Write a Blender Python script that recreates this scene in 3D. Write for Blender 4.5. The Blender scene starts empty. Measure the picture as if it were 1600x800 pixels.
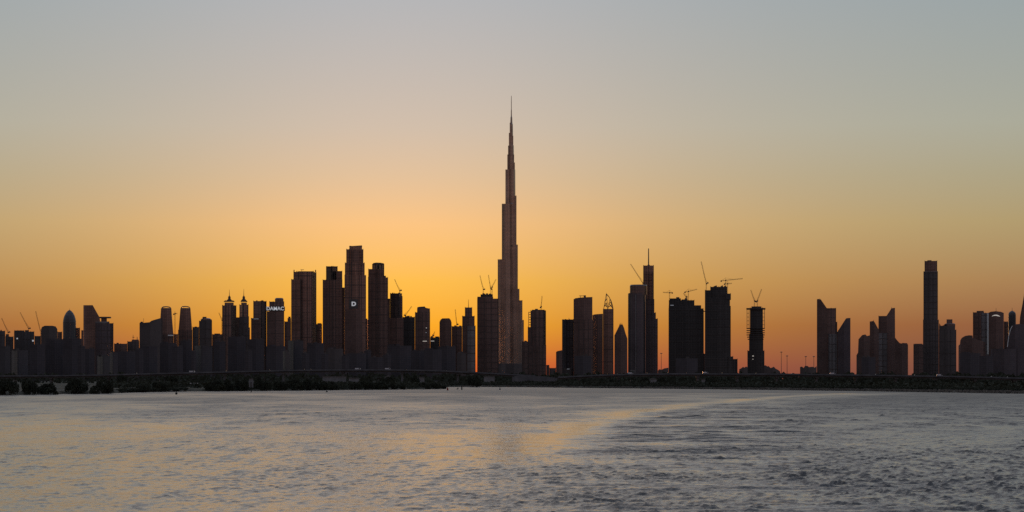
import bpy, math, random
import numpy as np
from math import radians as R, pi, sin, cos, tan, atan2, sqrt
from mathutils import Vector

random.seed(7)
sc = bpy.context.scene
COL = sc.collection

# ---------------------------------------------------------------- camera
F = 3400.0            # focal length in photo pixels (photo is 1600 wide)
HOR = 592.0           # horizon row
CAMZ = 6.0
cam = bpy.data.cameras.new('camera')
camo = bpy.data.objects.new('camera', cam)
COL.objects.link(camo)
camo.location = (0, 0, CAMZ)
camo.rotation_euler = (pi / 2, 0, 0)
cam.sensor_width = 36
cam.lens = 36 * F / 1600
cam.shift_y = (HOR - 400) / 1600
cam.clip_start = 0.5
cam.clip_end = 120000
sc.camera = camo

# ---------------------------------------------------------------- sky, sun, exposure
SUN_AZ = R(-3.0)      # azimuth from +Y, positive to +X
SUN_EL = R(0.8)

def lin(c):
    return tuple(((v / 255 + .055) / 1.055) ** 2.4 if v > 10 else v / 255 / 12.92 for v in c)

world = bpy.data.worlds.new('World')
sc.world = world
world.use_nodes = True
wt = world.node_tree
WN, WL = wt.nodes, wt.links
bg = WN['Background']

def wmath(op, a, b=None, clamp=False):
    n = WN.new('ShaderNodeMath'); n.operation = op; n.use_clamp = clamp
    for i, v in enumerate((a, b)):
        if v is None: continue
        if isinstance(v, (int, float)): n.inputs[i].default_value = v
        else: WL.new(v, n.inputs[i])
    return n.outputs[0]

tc = WN.new('ShaderNodeTexCoord')
sep = WN.new('ShaderNodeSeparateXYZ'); WL.new(tc.outputs['Generated'], sep.inputs[0])
dx, dy, dz = sep.outputs
elev = wmath('MULTIPLY', wmath('ARCSINE', dz), 180 / pi)              # degrees
epos = wmath('MAXIMUM', elev, 0.0)
eparm = wmath('DIVIDE', epos, wmath('ADD', epos, 6.0))               # 0..0.9375
# azimuth away from the sun, degrees
sx, sy = sin(SUN_AZ), cos(SUN_AZ)
dots = wmath('ADD', wmath('MULTIPLY', dx, sx), wmath('MULTIPLY', dy, sy))
crs = wmath('SUBTRACT', wmath('MULTIPLY', dx, sy), wmath('MULTIPLY', dy, sx))
daz = wmath('MULTIPLY', wmath('ARCTAN2', crs, dots), 180 / pi)
q = wmath('DIVIDE', daz, wmath('ADD', 6.0, wmath('MULTIPLY', wmath('MINIMUM', epos, 20.0), .35)))
near_w = wmath('DIVIDE', 1.0, wmath('ADD', 1.0, wmath('MULTIPLY', q, q)))
away = wmath('MULTIPLY', wmath('SUBTRACT', 1.0, wmath('DIVIDE', dots, wmath('MAXIMUM', wmath('SQRT', wmath('ADD', wmath('MULTIPLY', dx, dx), wmath('MULTIPLY', dy, dy))), 1e-4))), 0.5)

def ramp(stops):
    n = WN.new('ShaderNodeValToRGB')
    cr = n.color_ramp
    cr.interpolation = 'B_SPLINE' if False else 'LINEAR'
    while len(cr.elements) < len(stops):
        cr.elements.new(0.5)
    for e, (deg, c) in zip(cr.elements, stops):
        e.position = deg / (deg + 6.0)
        e.color = (*c, 1)
    WL.new(eparm, n.inputs[0])
    return n.outputs[0]

ES = [0, .37, 1.4, 2.56, 4.07, 5.3, 6.6, 9.9, 16, 30, 55, 90]
Nc = [(216, 90, 36), (232, 108, 38), (253, 171, 40), (254, 190, 78), (250, 196, 131), (226, 193, 155), (208, 190, 171), (180, 181, 183), (192, 184, 180), (180, 176, 178), (138, 148, 165), (114, 126, 148)]
Rc = [(120, 76, 66), (128, 82, 66), (148, 96, 64), (170, 131, 86), (177, 156, 112), (172, 163, 134), (170, 170, 154), (154, 164, 166), (166, 167, 170), (162, 164, 171), (132, 143, 161), (114, 126, 148)]
Oc = [(38, 39, 52), (40, 41, 53), (56, 48, 56), (100, 74, 68), (142, 100, 84), (154, 112, 94), (156, 120, 104), (136, 118, 116), (118, 116, 124), (108, 114, 130), (110, 120, 142), (114, 126, 148)]
near = [(e, lin(c)) for e, c in zip(ES, Nc)]
def w0(e): return 1 / (1 + (15.9 / (6 + .35 * min(e, 20))) ** 2)
far = [(e, tuple(max(0.0, (b - w0(e) * a) / (1 - w0(e))) for a, b in zip(lin(n_), lin(r_)))) for e, n_, r_ in zip(ES, Nc, Rc)]
opp = [(e, lin(c)) for e, c in zip(ES, Oc)]

def wmix(f, a, b):
    n = WN.new('ShaderNodeMix'); n.data_type = 'RGBA'
    WL.new(f, n.inputs[0]) if not isinstance(f, float) else setattr(n.inputs[0], 'default_value', f)
    WL.new(a, n.inputs[6]); WL.new(b, n.inputs[7])
    return n.outputs[2]

away_n = WN.new('ShaderNodeMapRange'); away_n.interpolation_type = 'SMOOTHSTEP'
WL.new(away, away_n.inputs[0]); away_n.inputs[1].default_value = 0.05; away_n.inputs[2].default_value = 0.85
skyc = wmix(away_n.outputs[0], wmix(near_w, ramp(far), ramp(near)), ramp(opp))
# a little of the physical sky, with the sun in the same place
nish = WN.new('ShaderNodeTexSky'); nish.sky_type = 'NISHITA'; nish.sun_disc = False
nish.sun_elevation = SUN_EL; nish.sun_rotation = SUN_AZ
nish.dust_density = 3.0; nish.air_density = 1.5; nish.ozone_density = 2.0
ns = WN.new('ShaderNodeVectorMath'); ns.operation = 'SCALE'; ns.inputs['Scale'].default_value = 0.004
WL.new(nish.outputs[0], ns.inputs[0])
ad = WN.new('ShaderNodeVectorMath'); ad.operation = 'ADD'
WL.new(skyc, ad.inputs[0]); WL.new(ns.outputs[0], ad.inputs[1])
WL.new(ad.outputs[0], bg.inputs['Color'])
bg.inputs['Strength'].default_value = 1.0

sun = bpy.data.lights.new('sun', 'SUN')
sun.energy = 0.3; sun.angle = R(0.6); sun.color = (1.0, 0.45, 0.16)
suno = bpy.data.objects.new('sun', sun)
suno.rotation_euler = (pi / 2 - SUN_EL, 0, -SUN_AZ + pi)   # shines from the sun towards the viewer
d = Vector((sin(SUN_AZ) * cos(SUN_EL), cos(SUN_AZ) * cos(SUN_EL), sin(SUN_EL)))
suno.rotation_euler = d.to_track_quat('Z', 'Y').to_euler()
suno.location = (0, 0, 900)
COL.objects.link(suno)

sc.view_settings.view_transform = 'Standard'
sc.view_settings.look = 'None'
sc.view_settings.exposure = 0
sc.view_settings.gamma = 1
sc.render.engine = 'CYCLES'
sc.cycles.max_bounces = 6
sc.cycles.use_denoising = False
sc.cycles.use_adaptive_sampling = False
sc.cycles.caustics_reflective = False
sc.cycles.caustics_refractive = False
sc.cycles.sample_clamp_indirect = 1.0

# ---------------------------------------------------------------- materials
def newmat(name):
    m = bpy.data.materials.new(name); m.use_nodes = True
    return m, m.node_tree.nodes, m.node_tree.links, m.node_tree.nodes['Principled BSDF']

def facade(name, wall, glass, wx=4.5, hz=3.8, metallic=.45, rough=.12, ratio=.62, spec=.5):
    """windows in a wall grid: cell by cell tints, dark mullions, dirty noise"""
    m, N, L, b = newmat(name)
    tcn = N.new('ShaderNodeTexCoord')
    def mth(op, a, c=None, d=None):
        n = N.new('ShaderNodeMath'); n.operation = op
        for i, v in enumerate((a, c, d)):
            if v is None: continue
            if isinstance(v, (int, float)): n.inputs[i].default_value = v
            else: L.new(v, n.inputs[i])
        return n.outputs[0]
    s = N.new('ShaderNodeSeparateXYZ'); L.new(tcn.outputs['Object'], s.inputs[0])
    u = mth('ADD', s.outputs[0], s.outputs[1])
    cu = mth('FLOOR', mth('DIVIDE', u, wx)); cz = mth('FLOOR', mth('DIVIDE', s.outputs[2], hz))
    fu = mth('FRACT', mth('DIVIDE', u, wx)); fz = mth('FRACT', mth('DIVIDE', s.outputs[2], hz))
    win = mth('MULTIPLY', mth('LESS_THAN', fu, ratio + .15), mth('LESS_THAN', fz, ratio))
    comb = N.new('ShaderNodeCombineXYZ'); L.new(cu, comb.inputs[0]); L.new(cz, comb.inputs[1])
    wn = N.new('ShaderNodeTexWhiteNoise'); wn.noise_dimensions = '2D'; L.new(comb.outputs[0], wn.inputs['Vector'])
    comb2 = N.new('ShaderNodeCombineXYZ'); L.new(mth('FLOOR', mth('DIVIDE', u, wx * 3)), comb2.inputs[0])
    wn2 = N.new('ShaderNodeTexWhiteNoise'); wn2.noise_dimensions = '2D'; L.new(comb2.outputs[0], wn2.inputs['Vector'])
    no = N.new('ShaderNodeTexNoise'); no.inputs['Scale'].default_value = .02; no.inputs['Detail'].default_value = 5
    L.new(tcn.outputs['Object'], no.inputs['Vector'])
    k = mth('ADD', mth('ADD', mth('MULTIPLY', wn.outputs[0], .12), mth('MULTIPLY', wn2.outputs[0], .45)), mth('MULTIPLY', no.outputs[0], .7))
    vs = N.new('ShaderNodeVectorMath'); vs.operation = 'SCALE'
    mx = N.new('ShaderNodeMix'); mx.data_type = 'RGBA'
    L.new(mth('ADD', mth('MULTIPLY', win, .55), .4), mx.inputs[0]); mx.inputs[6].default_value = (*wall, 1); mx.inputs[7].default_value = (*glass, 1)
    L.new(mx.outputs[2], vs.inputs[0]); L.new(k, vs.inputs['Scale'])
    L.new(vs.outputs[0], b.inputs['Base Color'])
    mr = mth('MULTIPLY', mth('ADD', mth('MULTIPLY', win, .5), .5), metallic)
    L.new(mr, b.inputs['Metallic'])
    L.new(mth('SUBTRACT', rough + .12, mth('MULTIPLY', win, .12)), b.inputs['Roughness'])
    b.inputs['Specular IOR Level'].default_value = spec
    return m

def plain(name, col, rough=.7, metallic=0, var=.35, scale=.3):
    m, N, L, b = newmat(name)
    tcn = N.new('ShaderNodeTexCoord'); no = N.new('ShaderNodeTexNoise')
    no.inputs['Scale'].default_value = scale; no.inputs['Detail'].default_value = 6
    L.new(tcn.outputs['Object'], no.inputs['Vector'])
    mp = N.new('ShaderNodeMapRange'); L.new(no.outputs[0], mp.inputs[0])
    mp.inputs[1].default_value = .3; mp.inputs[2].default_value = .7
    mp.inputs[3].default_value = 1 - var; mp.inputs[4].default_value = 1 + var
    vs = N.new('ShaderNodeVectorMath'); vs.operation = 'SCALE'; vs.inputs[0].default_value = col
    L.new(mp.outputs[0], vs.inputs['Scale']); L.new(vs.outputs[0], b.inputs['Base Color'])
    b.inputs['Roughness'].default_value = rough; b.inputs['Metallic'].default_value = metallic
    return m

def emit(name, col, s):
    m, N, L, b = newmat(name)
    b.inputs['Base Color'].default_value = (*col, 1)
    b.inputs['Emission Color'].default_value = (*col, 1)
    b.inputs['Emission Strength'].default_value = s
    return m

M = {
 'dark':  facade('dark_glass_facade', (.065, .06, .06), (.36, .29, .27), metallic=.6),
 'bronze': facade('bronze_glass_facade', (.10, .08, .072), (.56, .41, .35), wx=5.2, metallic=.6),
 'blue':  facade('blue_glass_facade', (.06, .065, .075), (.24, .24, .27), wx=3.9, metallic=.55),
 'stone': facade('stone_facade', (.15, .14, .135), (.16, .14, .14), wx=4.2, hz=3.5, metallic=.15, rough=.4, ratio=.5),
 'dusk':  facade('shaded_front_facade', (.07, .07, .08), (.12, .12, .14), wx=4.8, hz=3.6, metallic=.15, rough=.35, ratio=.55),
 'grey':  facade('grey_concrete_facade', (.12, .12, .125), (.12, .12, .13), wx=5.6, hz=3.6, metallic=.1, rough=.4, ratio=.55),
 'raw':   facade('raw_concrete_shell', (.17, .155, .145), (.05, .047, .045), wx=6.5, hz=3.9, metallic=0, rough=.6, ratio=.7),
 'silver': facade('silver_glass_facade', (.36, .30, .26), (.74, .60, .50), wx=3.0, hz=3.9, metallic=.7, rough=.15),
 'panel': facade('pale_panel_facade', (.42, .40, .38), (.22, .23, .25), wx=3.3, hz=3.6, metallic=.3, rough=.35),
 'trim':  plain('dark_trim', (.10, .095, .09), .5, .2),
 'pier':  plain('facade_pier', (.09, .083, .08), .5, .3),
 'steel': plain('crane_steel', (.10, .08, .05), .6, .2),
 'conc':  plain('bridge_concrete', (.13, .13, .135), .8, 0, .3, .15),
 'metal': plain('lamp_metal', (.12, .12, .12), .5, .5),
 'white': plain('white_paint', (.7, .7, .68), .5, 0, .1),
 'shed':  plain('shed_wall', (.22, .22, .22), .8, 0, .25),
 'roof':  plain('roof_sheet', (.18, .17, .16), .7, 0, .2),
 'leaf':  plain('mangrove_leaf', (.036, .042, .024), .9, 0, .4, .8),
 'bark':  plain('bark', (.07, .055, .045), .9),
 'lit':   emit('lit_white', (.95, .97, 1.0), .26),
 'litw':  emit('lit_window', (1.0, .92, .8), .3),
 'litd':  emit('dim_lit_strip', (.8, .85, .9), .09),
 'tyre':  plain('tyre_rubber', (.03, .03, .03), .9),
 'carw':  plain('white_car_paint', (.75, .75, .75), .3, 0, .05),
 'card':  plain('dark_car_paint', (.06, .06, .07), .3, .2, .05),
 'glassc': plain('car_glass', (.03, .03, .035), .1, .2, .05),
 'red':   plain('red_marker_paint', (.35, .05, .03), .6),
 'blackm': plain('black_marker_paint', (.03, .035, .03), .7),
}

# ---------------------------------------------------------------- mesh helpers
class MB:
    def __init__(s): s.v = []; s.f = []
    def poly(s, foot, z0, z1, top=None):
        """prism over a footprint (counter-clockwise); top = other footprint"""
        n = len(foot); b = len(s.v); top = top or foot
        s.v += [(x, y, z0) for x, y in foot] + [(x, y, z1) for x, y in top]
        s.f += [(b + i, b + (i + 1) % n, b + n + (i + 1) % n, b + n + i) for i in range(n)]
        s.f += [tuple(b + i for i in reversed(range(n))), tuple(b + n + i for i in range(n))]
    def box(s, x0, x1, y0, y1, z0, z1):
        s.poly([(x0, y0), (x1, y0), (x1, y1), (x0, y1)], z0, z1)
    def profile(s, pts, y0, y1):
        """x,z outline (any order) given depth"""
        a = sum(pts[i][0] * pts[(i + 1) % len(pts)][1] - pts[(i + 1) % len(pts)][0] * pts[i][1] for i in range(len(pts)))
        if a < 0: pts = pts[::-1]
        n = len(pts); b = len(s.v)
        s.v += [(x, y0, z) for x, z in pts] + [(x, y1, z) for x, z in pts]
        s.f += [tuple(b + i for i in range(n)), tuple(b + n + i for i in reversed(range(n)))]
        s.f += [(b + i, b + n + i, b + n + (i + 1) % n, b + (i + 1) % n) for i in range(n)]
    def lathe(s, cx, cy, prof, n=20, sy=1.0):
        b = len(s.v)
        for r, z in prof:
            s.v += [(cx + r * cos(2 * pi * k / n), cy + sy * r * sin(2 * pi * k / n), z) for k in range(n)]
        for j in range(len(prof) - 1):
            for k in range(n):
                a = b + j * n; k2 = (k + 1) % n
                s.f.append((a + k, a + k2, a + n + k2, a + n + k))
        s.f.append(tuple(b + k for k in reversed(range(n))))
        s.f.append(tuple(b + (len(prof) - 1) * n + k for k in range(n)))
    def bar(s, p, q, r=.3, n=4, r2=None):
        p, q = Vector(p), Vector(q); d = (q - p)
        if d.length < 1e-6: return
        d.normalize(); a = d.cross(Vector((0, 0, 1)) if abs(d.z) < .9 else Vector((1, 0, 0))).normalized(); c = d.cross(a)
        b = len(s.v); r2 = r if r2 is None else r2
        for P, rr in ((p, r), (q, r2)):
            s.v += [tuple(P + rr * (a * cos(2 * pi * k / n + .785) + c * sin(2 * pi * k / n + .785))) for k in range(n)]
        s.f += [(b + k, b + n + k, b + n + (k + 1) % n, b + (k + 1) % n) for k in range(n)]
        s.f += [tuple(b + k for k in range(n)), tuple(b + n + k for k in reversed(range(n)))]
    def mesh(s, name, mat):
        me = bpy.data.meshes.new(name); me.from_pydata(s.v, [], s.f); me.update()
        me.materials.append(M[mat] if isinstance(mat, str) else mat)
        return me
    def build(s, name, mat, parent=None):
        o = bpy.data.objects.new(name, s.mesh(name, mat)); COL.objects.link(o); o.parent = parent
        return o

def tag(o, label, cat, group=None, kind=None):
    if label: o['label'] = label
    if cat: o['category'] = cat
    if group: o['group'] = group
    if kind: o['kind'] = kind
    return o

def thing(name, label, cat, loc=(0, 0, 0), rz=0, group=None):
    o = bpy.data.objects.new(name, None); COL.objects.link(o)
    o.empty_display_size = 5
    o.location = loc; o.rotation_euler = (0, 0, rz)
    return tag(o, label, cat, group)

def at(px, py, Y):
    return Vector(((px - 800) / F * Y, Y, CAMZ + (HOR - py) / F * Y))

GZ = 1.2   # level of the land

# ---------------------------------------------------------------- buildings
class Bld:
    """a building at distance Y, facing the viewer; x by photo column, z by photo row"""
    def __init__(s, name, label, cat, Y, xc, group=None):
        s.Y = Y; s.xc = xc
        X = (xc - 800) / F * Y; az = atan2(X, Y)
        s.c = cos(az)
        s.root = thing(name, label, cat, (X, Y, GZ - .3), -az, group)
    def x(s, px): return (px - s.xc) * s.Y * s.c / F
    def z(s, py): return CAMZ + (HOR - py) / F * s.Y - GZ + .3
    def box(s, x0, x1, yt, f=0, yb=None, mat='dark', name='body', inset=0, dep=None, detail=True, taper=None):
        a, b = s.x(x0), s.x(x1); W = b - a
        z1 = s.z(yt); z0 = 0 if yb is None else s.z(yb)
        if f and 0 < f < 1:
            th = atan2(1 - f, f)
            A = f * W / cos(th); B = (1 - f) * W / sin(th)
            Lp = (a, A * sin(th)); Fp = (a + f * W, 0); Rp = (b, B * cos(th))
            Bk = (Lp[0] + Rp[0] - Fp[0], Lp[1] + Rp[1] - Fp[1])
            foot = [Fp, Rp, Bk, Lp]
        else:
            D = dep if dep else max(12, min(W * .8, 45))
            foot = [(a, 0), (b, 0), (b, D), (a, D)]
        foot = [(x, y + inset) for x, y in foot]
        m = MB()
        top = None
        if taper:
            c = (a + b) / 2
            ta, tb = s.x(taper[0]), s.x(taper[1])
            top = [(ta + (x - a) * (tb - ta) / W, y + (0 if i else 0)) for i, (x, y) in enumerate(foot)]
        m.poly(foot, z0, z1, top)
        o = m.build(name, mat, s.root)
        if detail and W > 9 and z1 - z0 > 12 and not taper:
            s.relief(foot, z0, z1, f)
        return o
    def relief(s, foot, z0, z1, f):
        """real piers and floor ledges on the faces towards the viewer"""
        g = MB()
        n = len(foot)
        edges = [(foot[0], foot[1])] + ([(foot[3], foot[0])] if f else [])
        sp = random.choice((7.5, 9, 11, 14))
        for P, Q in edges:
            ex, ey = Q[0] - P[0], Q[1] - P[1]; Ln = sqrt(ex * ex + ey * ey)
            if Ln < 4: continue
            ex /= Ln; ey /= Ln; nx, ny = ey, -ex
            k = max(1, int(Ln / sp))
            for i in range(k + 1):
                t = .6 + (Ln - 1.2) * i / k
                w = .55; d = .9
                pt = lambda u, v: (P[0] + ex * u + nx * v, P[1] + ey * u + ny * v)
                g.poly([pt(t - w, d), pt(t + w, d), pt(t + w, -.2), pt(t - w, -.2)], z0, z1 + 1.2)
            zz = z0 + random.uniform(8, 20)
            st = random.choice((15.2, 19, 22.8, 30))
            while zz < z1 - 3:
                pt = lambda u, v: (P[0] + ex * u + nx * v, P[1] + ey * u + ny * v)
                g.poly([pt(-.1, .6), pt(Ln + .1, .6), pt(Ln + .1, -.2), pt(-.1, -.2)], zz, zz + .9)
                zz += st
        o = g.build('facade_ribs', 'pier', s.root); o['kind'] = 'stuff'
    def prof(s, pts, dep=30, mat='dark', name='body', inset=0):
        P = [(s.x(x), 0 if y is None else s.z(y)) for x, y in pts]
        m = MB(); m.profile(P, inset, inset + dep)
        return m.build(name, mat, s.root)
    def drum(s, x0, x1, yt, yb=None, mat='dark', name='drum', cy=None, prof=None, sy=1.0, n=24):
        """round part: prof = [(radius fraction, row)] from the bottom"""
        a, b = s.x(x0), s.x(x1); r = (b - a) / 2
        z0 = 0 if yb is None else s.z(yb)
        m = MB()
        if prof: pr = [(r * k, s.z(y)) for k, y in prof]
        else: pr = [(r, z0), (r, s.z(yt))]
        if prof and yb is None: pr = [(pr[0][0], 0)] + pr
        m.lathe((a + b) / 2, (r if cy is None else cy), pr, n, sy)
        return m.build(name, mat, s.root)
    def mast(s, x, yt, yb, r=.6, r2=.25, cy=12, name='spire', mat='trim'):
        m = MB(); m.bar((s.x(x), cy, s.z(yb)), (s.x(x), cy, s.z(yt)), r, 8, r2)
        return m.build(name, mat, s.root)
    def lit(s, x0, x1, y0, y1, y=-1.3, mat='litw', name='lit_window'):
        m = MB(); m.box(s.x(x0), s.x(x1), y, y + .5, s.z(y1), s.z(y0))
        return m.build(name, mat, s.root)
    def plant(s, x0, x1, yr, k=3, h=3.5, inset=6):
        """small rooftop machine rooms"""
        for i in range(k):
            m = MB(); xa = s.x(random.uniform(x0 + .5, x1 - 2.0)); w = random.uniform(3, 6)
            xa = min(xa, s.x(x1) - w - .5)
            hh = random.uniform(.4, 1) * h
            m.box(xa, xa + w, inset + i * .7, inset + 6 + i * .5, s.z(yr) - .5, s.z(yr) + hh)
            m.build('rooftop_unit', 'trim', s.root)
    def parapet(s, x0, x1, yr, inset=0, dep=20, h=1.6):
        m = MB(); a, b = s.x(x0) - .35, s.x(x1) + .35
        m.box(a, b, inset - .35, inset + dep + .35, s.z(yr) - 1.0, s.z(yr) + h * .4)
        return m.build('parapet', 'trim', s.root)

def B(name, label, Y, xc, cat='building', group=None): return Bld(name, label, cat, Y, xc, group)

# --- far left group
b = B('office_block', 'dark block cut by the left edge of the photo', 5200, 3)
b.box(-14, 8, 517, mat='grey'); b.plant(-10, 8, 517, 2)
b = B('office_block', 'low dark block just right of the left-edge block, under the leaning crane', 5350, 14)
b.box(8.3, 21, 526, mat='stone'); b.box(9, 14, 522, mat='trim', name='rooftop_unit', inset=5, dep=9, yb=527, detail=False)
b = B('office_block', 'boxy mid-rise with a bright round lamp near its roof', 5300, 38)
b.box(22, 53.5, 518, mat='grey'); b.box(22.6, 38, 516.3, mat='grey', name='upper_storey', inset=3); b.box(39, 45, 515.7, mat='trim', name='rooftop_unit', inset=5, yb=519, dep=14)
b.lit(25.8, 28, 528, 530, mat='lit'); b.lit(50.2, 53, 531, 533.6, mat='lit')
b = B('round_topped_block', 'wide mid-rise with a rounded vaulted roof left of the pointed dome tower', 5250, 77)
b.prof([(64, None), (64, 515), (65.5, 511), (70, 508.9), (82, 508.9), (87, 510), (89.6, 514), (89.6, None)], 32, 'stone')
b.box(89.8, 97, 518.5, mat='dark', name='annex', inset=2)
b.box(54, 63.8, 525, mat='grey', name='annex', inset=3)
b = B('domed_tower', 'slim tower with a pointed bullet-shaped dome and a needle', 5400, 108.6, 'skyscraper')
b.drum(98.3, 119, 502, prof=[(1, 503), (.93, 498), (.78, 493), (.55, 488.5), (.28, 485.5), (.06, 484)], mat='grey', name='body')
b.mast(108.8, 481.5, 485, .5, .2, cy=14)
for px in (101, 105, 112.5, 116.5): b.box(px - .3, px + .3, 501 - (2 if 103 < px < 114 else 0), mat='pier', name='rib', inset=1.2 + abs(px - 108.6) * .7, dep=3, detail=False)
b.box(118.5, 125, 512, mat='dark', name='annex', inset=14)
b = B('wing_roofed_tower', 'tower with a slanted fin top and a flat disc roof canopy', 5150, 154, 'skyscraper')
b.prof([(130.3, None), (130.3, 477), (144.8, 476.8), (150, 486), (155.4, 495.5), (157, 503), (157, None)], 38, 'bronze', 'slanted_slab')
b.box(149, 177.3, 505, mat='blue', name='body', inset=-4, dep=36)
b.box(148.8, 171, 502.3, mat='panel', name='upper_storey', inset=-2, dep=28, yb=506)
b.drum(154, 173.8, 494.8, 497, mat='trim', name='canopy_disc', cy=14)
b.box(158, 167, 496.5, mat='dark', name='canopy_neck', inset=8, dep=12, yb=503, detail=False)
b.box(127, 130.1, 516, mat='dark', name='annex', inset=6)
b = B('podium_block', 'low flat block between the wing-roofed tower and the stepped block with two cranes', 5000, 189)
b.box(178.2, 198.8, 537, mat='dark'); b.plant(180, 198, 537, 2, 3)
b = B('podium_block', 'low stepped block carrying two tiny rooftop cranes', 5050, 208)
b.box(199, 217.5, 533.5, mat='stone'); b.box(206, 217, 530.5, mat='dark', name='upper_storey', inset=6, yb=534)
b.mast(208, 523, 531, .5, .4); b.mast(214.3, 526, 531, .9, .5)
b.box(206.8, 210.2, 526.4, mat='trim', name='gantry', yb=527.2, inset=11, dep=2, detail=False)
b = B('stepped_block', 'broad block whose roof climbs in steps towards the first arch-topped tower', 5100, 235)
b.prof([(218, None), (218, 505), (220, 502.8), (222.5, 502.4), (224, 504.4), (233.8, 503.4), (236.5, 501.2), (240, 500), (247, 498), (251, 496.8), (254, 496), (254, None)], 34, 'stone')
b.mast(224.3, 497, 504, .4, .3)
b = B('arch_topped_tower', 'flared tower with a small arched crown, left one of the pair', 5200, 260.5, 'skyscraper', 'flared arch-topped twin towers')
b.box(248.5, 271.2, 522, mat='dark', name='base', inset=-1)
b.prof([(249, 523), (251.5, 481.6), (267.8, 481.6), (268.6, 494), (271, 523)], 30, 'bronze')
b.prof([(252.4, 482), (252.6, 480), (255, 478.7), (259.8, 478.3), (264.8, 478.9), (267, 480.2), (267.2, 482), (266.2, 482), (266, 480.6), (263.8, 480), (259.8, 479.4), (255.8, 480), (253.6, 480.8), (253.4, 482)], 22, 'panel', 'arched_crown', 4)
b.box(252.6, 267, 481.2, mat='panel', name='cornice', inset=-1.2, yb=482.4, dep=30, detail=False)
b = B('arch_topped_tower', 'flared tower with a small arched crown, right one of the pair', 5250, 290, 'skyscraper', 'flared arch-topped twin towers')
b.box(278.3, 300.5, 516, mat='dark', name='base', inset=-1)
b.prof([(278.9, 517), (281.9, 481.6), (297.6, 481.6), (299, 500), (300.2, 517)], 30, 'bronze')
b.prof([(282.6, 482), (282.8, 480), (285, 478.4), (289.8, 477.9), (294.6, 478.6), (297, 480), (297.2, 482), (296.2, 482), (296, 480.4), (293.8, 479.6), (289.8, 479), (285.8, 479.6), (283.8, 480.4), (283.6, 482)], 22, 'panel', 'arched_crown', 4)
b.box(282.6, 297, 481.2, mat='panel', name='cornice', inset=-1.2, yb=482.4, dep=30, detail=False)
b.lit(296.5, 298.6, 536, 548, mat='litd')
b = B('infill_block', 'lower block wedged between the two arch-topped towers', 5400, 274.6)
b.box(271.4, 278.1, 522, mat='dark'); b.lit(263, 271, 526.4, 527.4, y=-240, mat='litd')
b = B('infill_block', 'narrow flat block right of the second arch-topped tower', 5450, 305.8)
b.box(300.8, 310.9, 511, mat='stone'); b.plant(302, 310, 511, 1, 3)
b = B('stepped_crown_tower', 'mid-height tower with rounded stepped crown left of the twin-spire towers', 5200, 321, 'skyscraper')
b.box(311, 331.3, 501.5, mat='stone'); b.box(313.5, 331, 499, mat='stone', name='upper_storey', inset=3, yb=502)
b.drum(314.5, 329.5, 496, 500, mat='bronze', name='crown', prof=[(1, 500), (.98, 497.6), (.7, 496.6)], cy=20); b.box(316.5, 322.6, 494.8, mat='trim', name='rooftop_unit', inset=10, yb=498, dep=10)
b = B('infill_block', 'low block under the gap left of the taller twin spire', 5500, 339)
b.box(331.5, 347.3, 522.3, mat='dark'); b.box(335, 344, 521, mat='trim', name='rooftop_unit', inset=8, yb=523, dep=10)
# twin spired towers
def spired(xl, xr, yt, yu, xc, ysp, lab, Y, f):
    b = B('spired_tower', lab, Y, xc, 'skyscraper', 'twin pinnacled towers')
    w = xr - xl
    b.box(xl, xr, yt, f=f, mat='bronze')
    b.box(xl + w * .17, xr - w * .17, yu + 3, mat='bronze', name='upper_tier', inset=8, yb=yt + 1, dep=22)
    b.box(xl + w * .10, xr - w * .10, yu - .3, taper=(xl + w * .2, xr - w * .2), mat='stone', name='flared_cornice', inset=7, yb=yu + 1.6, dep=24, detail=False)
    m = b.box(xc - 4.5, xc + 4.5, yu - 3, taper=(xc - 1.8, xc + 1.8), mat='trim', name='pyramid_roof', inset=9, yb=yu, dep=18, detail=False)
    b.box(xc - 2.0, xc + 2.0, yu - 6.2, mat='stone', name='lantern', inset=14, yb=yu - 2.5, dep=7, detail=False)
    b.box(xc - 1.6, xc + 1.6, yu - 8.5, taper=(xc - .2, xc + .2), mat='trim', name='lantern_cap', inset=14, yb=yu - 6.2, dep=6, detail=False)
    b.mast(xc, ysp, yu - 7, .75, .25, cy=17)
    return b
spired(347.3, 368.8, 477, 469.5, 358.4, 452, 'left twin-spire tower, wider shoulders and needle on a pyramid roof', 5150, .7)
b = spired(374.5, 388, 476, 469.5, 380.9, 451, 'right twin-spire tower, narrower with flared crown and needle', 5250, .4)
b.box(372.5, 390.5, 512, mat='stone', name='lower_tier', inset=-2)
b.box(373.8, 389, 495, mat='stone', name='lower_tier', inset=-1)
b = B('infill_block', 'block linking the feet of the twin-spire towers', 5500, 371)
b.box(366, 375, 495.3, mat='dark', inset=30)
b = B('flat_topped_tower', 'flat-topped tower left of the tower with the DAMAC sign', 5100, 404, 'skyscraper')
b.box(396, 416, 470.2, mat='dark', f=.62); b.box(392.3, 408, 497.4, mat='dark', name='side_wing', inset=-3)
b.parapet(392.3, 408, 497.6, -3, 20); b.lit(396.2, 404, 498, 498.8, y=-4.5, mat='litd'); b.plant(397, 415, 470, 2, 3.5, 14)
b = B('sign_tower', 'round-cornered tower with the lit DAMAC sign across its top', 5000, 430, 'skyscraper')
b.box(416.8, 444, 486.5, mat='dark', dep=34); b.box(420.8, 444, 471.2, mat='dark', name='upper_tier', inset=3, dep=30, yb=487)
b.drum(429.5, 443, 466, 472, mat='dark', name='crown', prof=[(1, 472), (1, 466.8), (.8, 465.2)], cy=15)
cu = bpy.data.curves.new('sign', 'FONT'); cu.body = 'DAMAC'; cu.size = 13.5; cu.extrude = .5; cu.align_x = 'CENTER'; cu.align_y = 'CENTER'; cu.offset = .35
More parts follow.
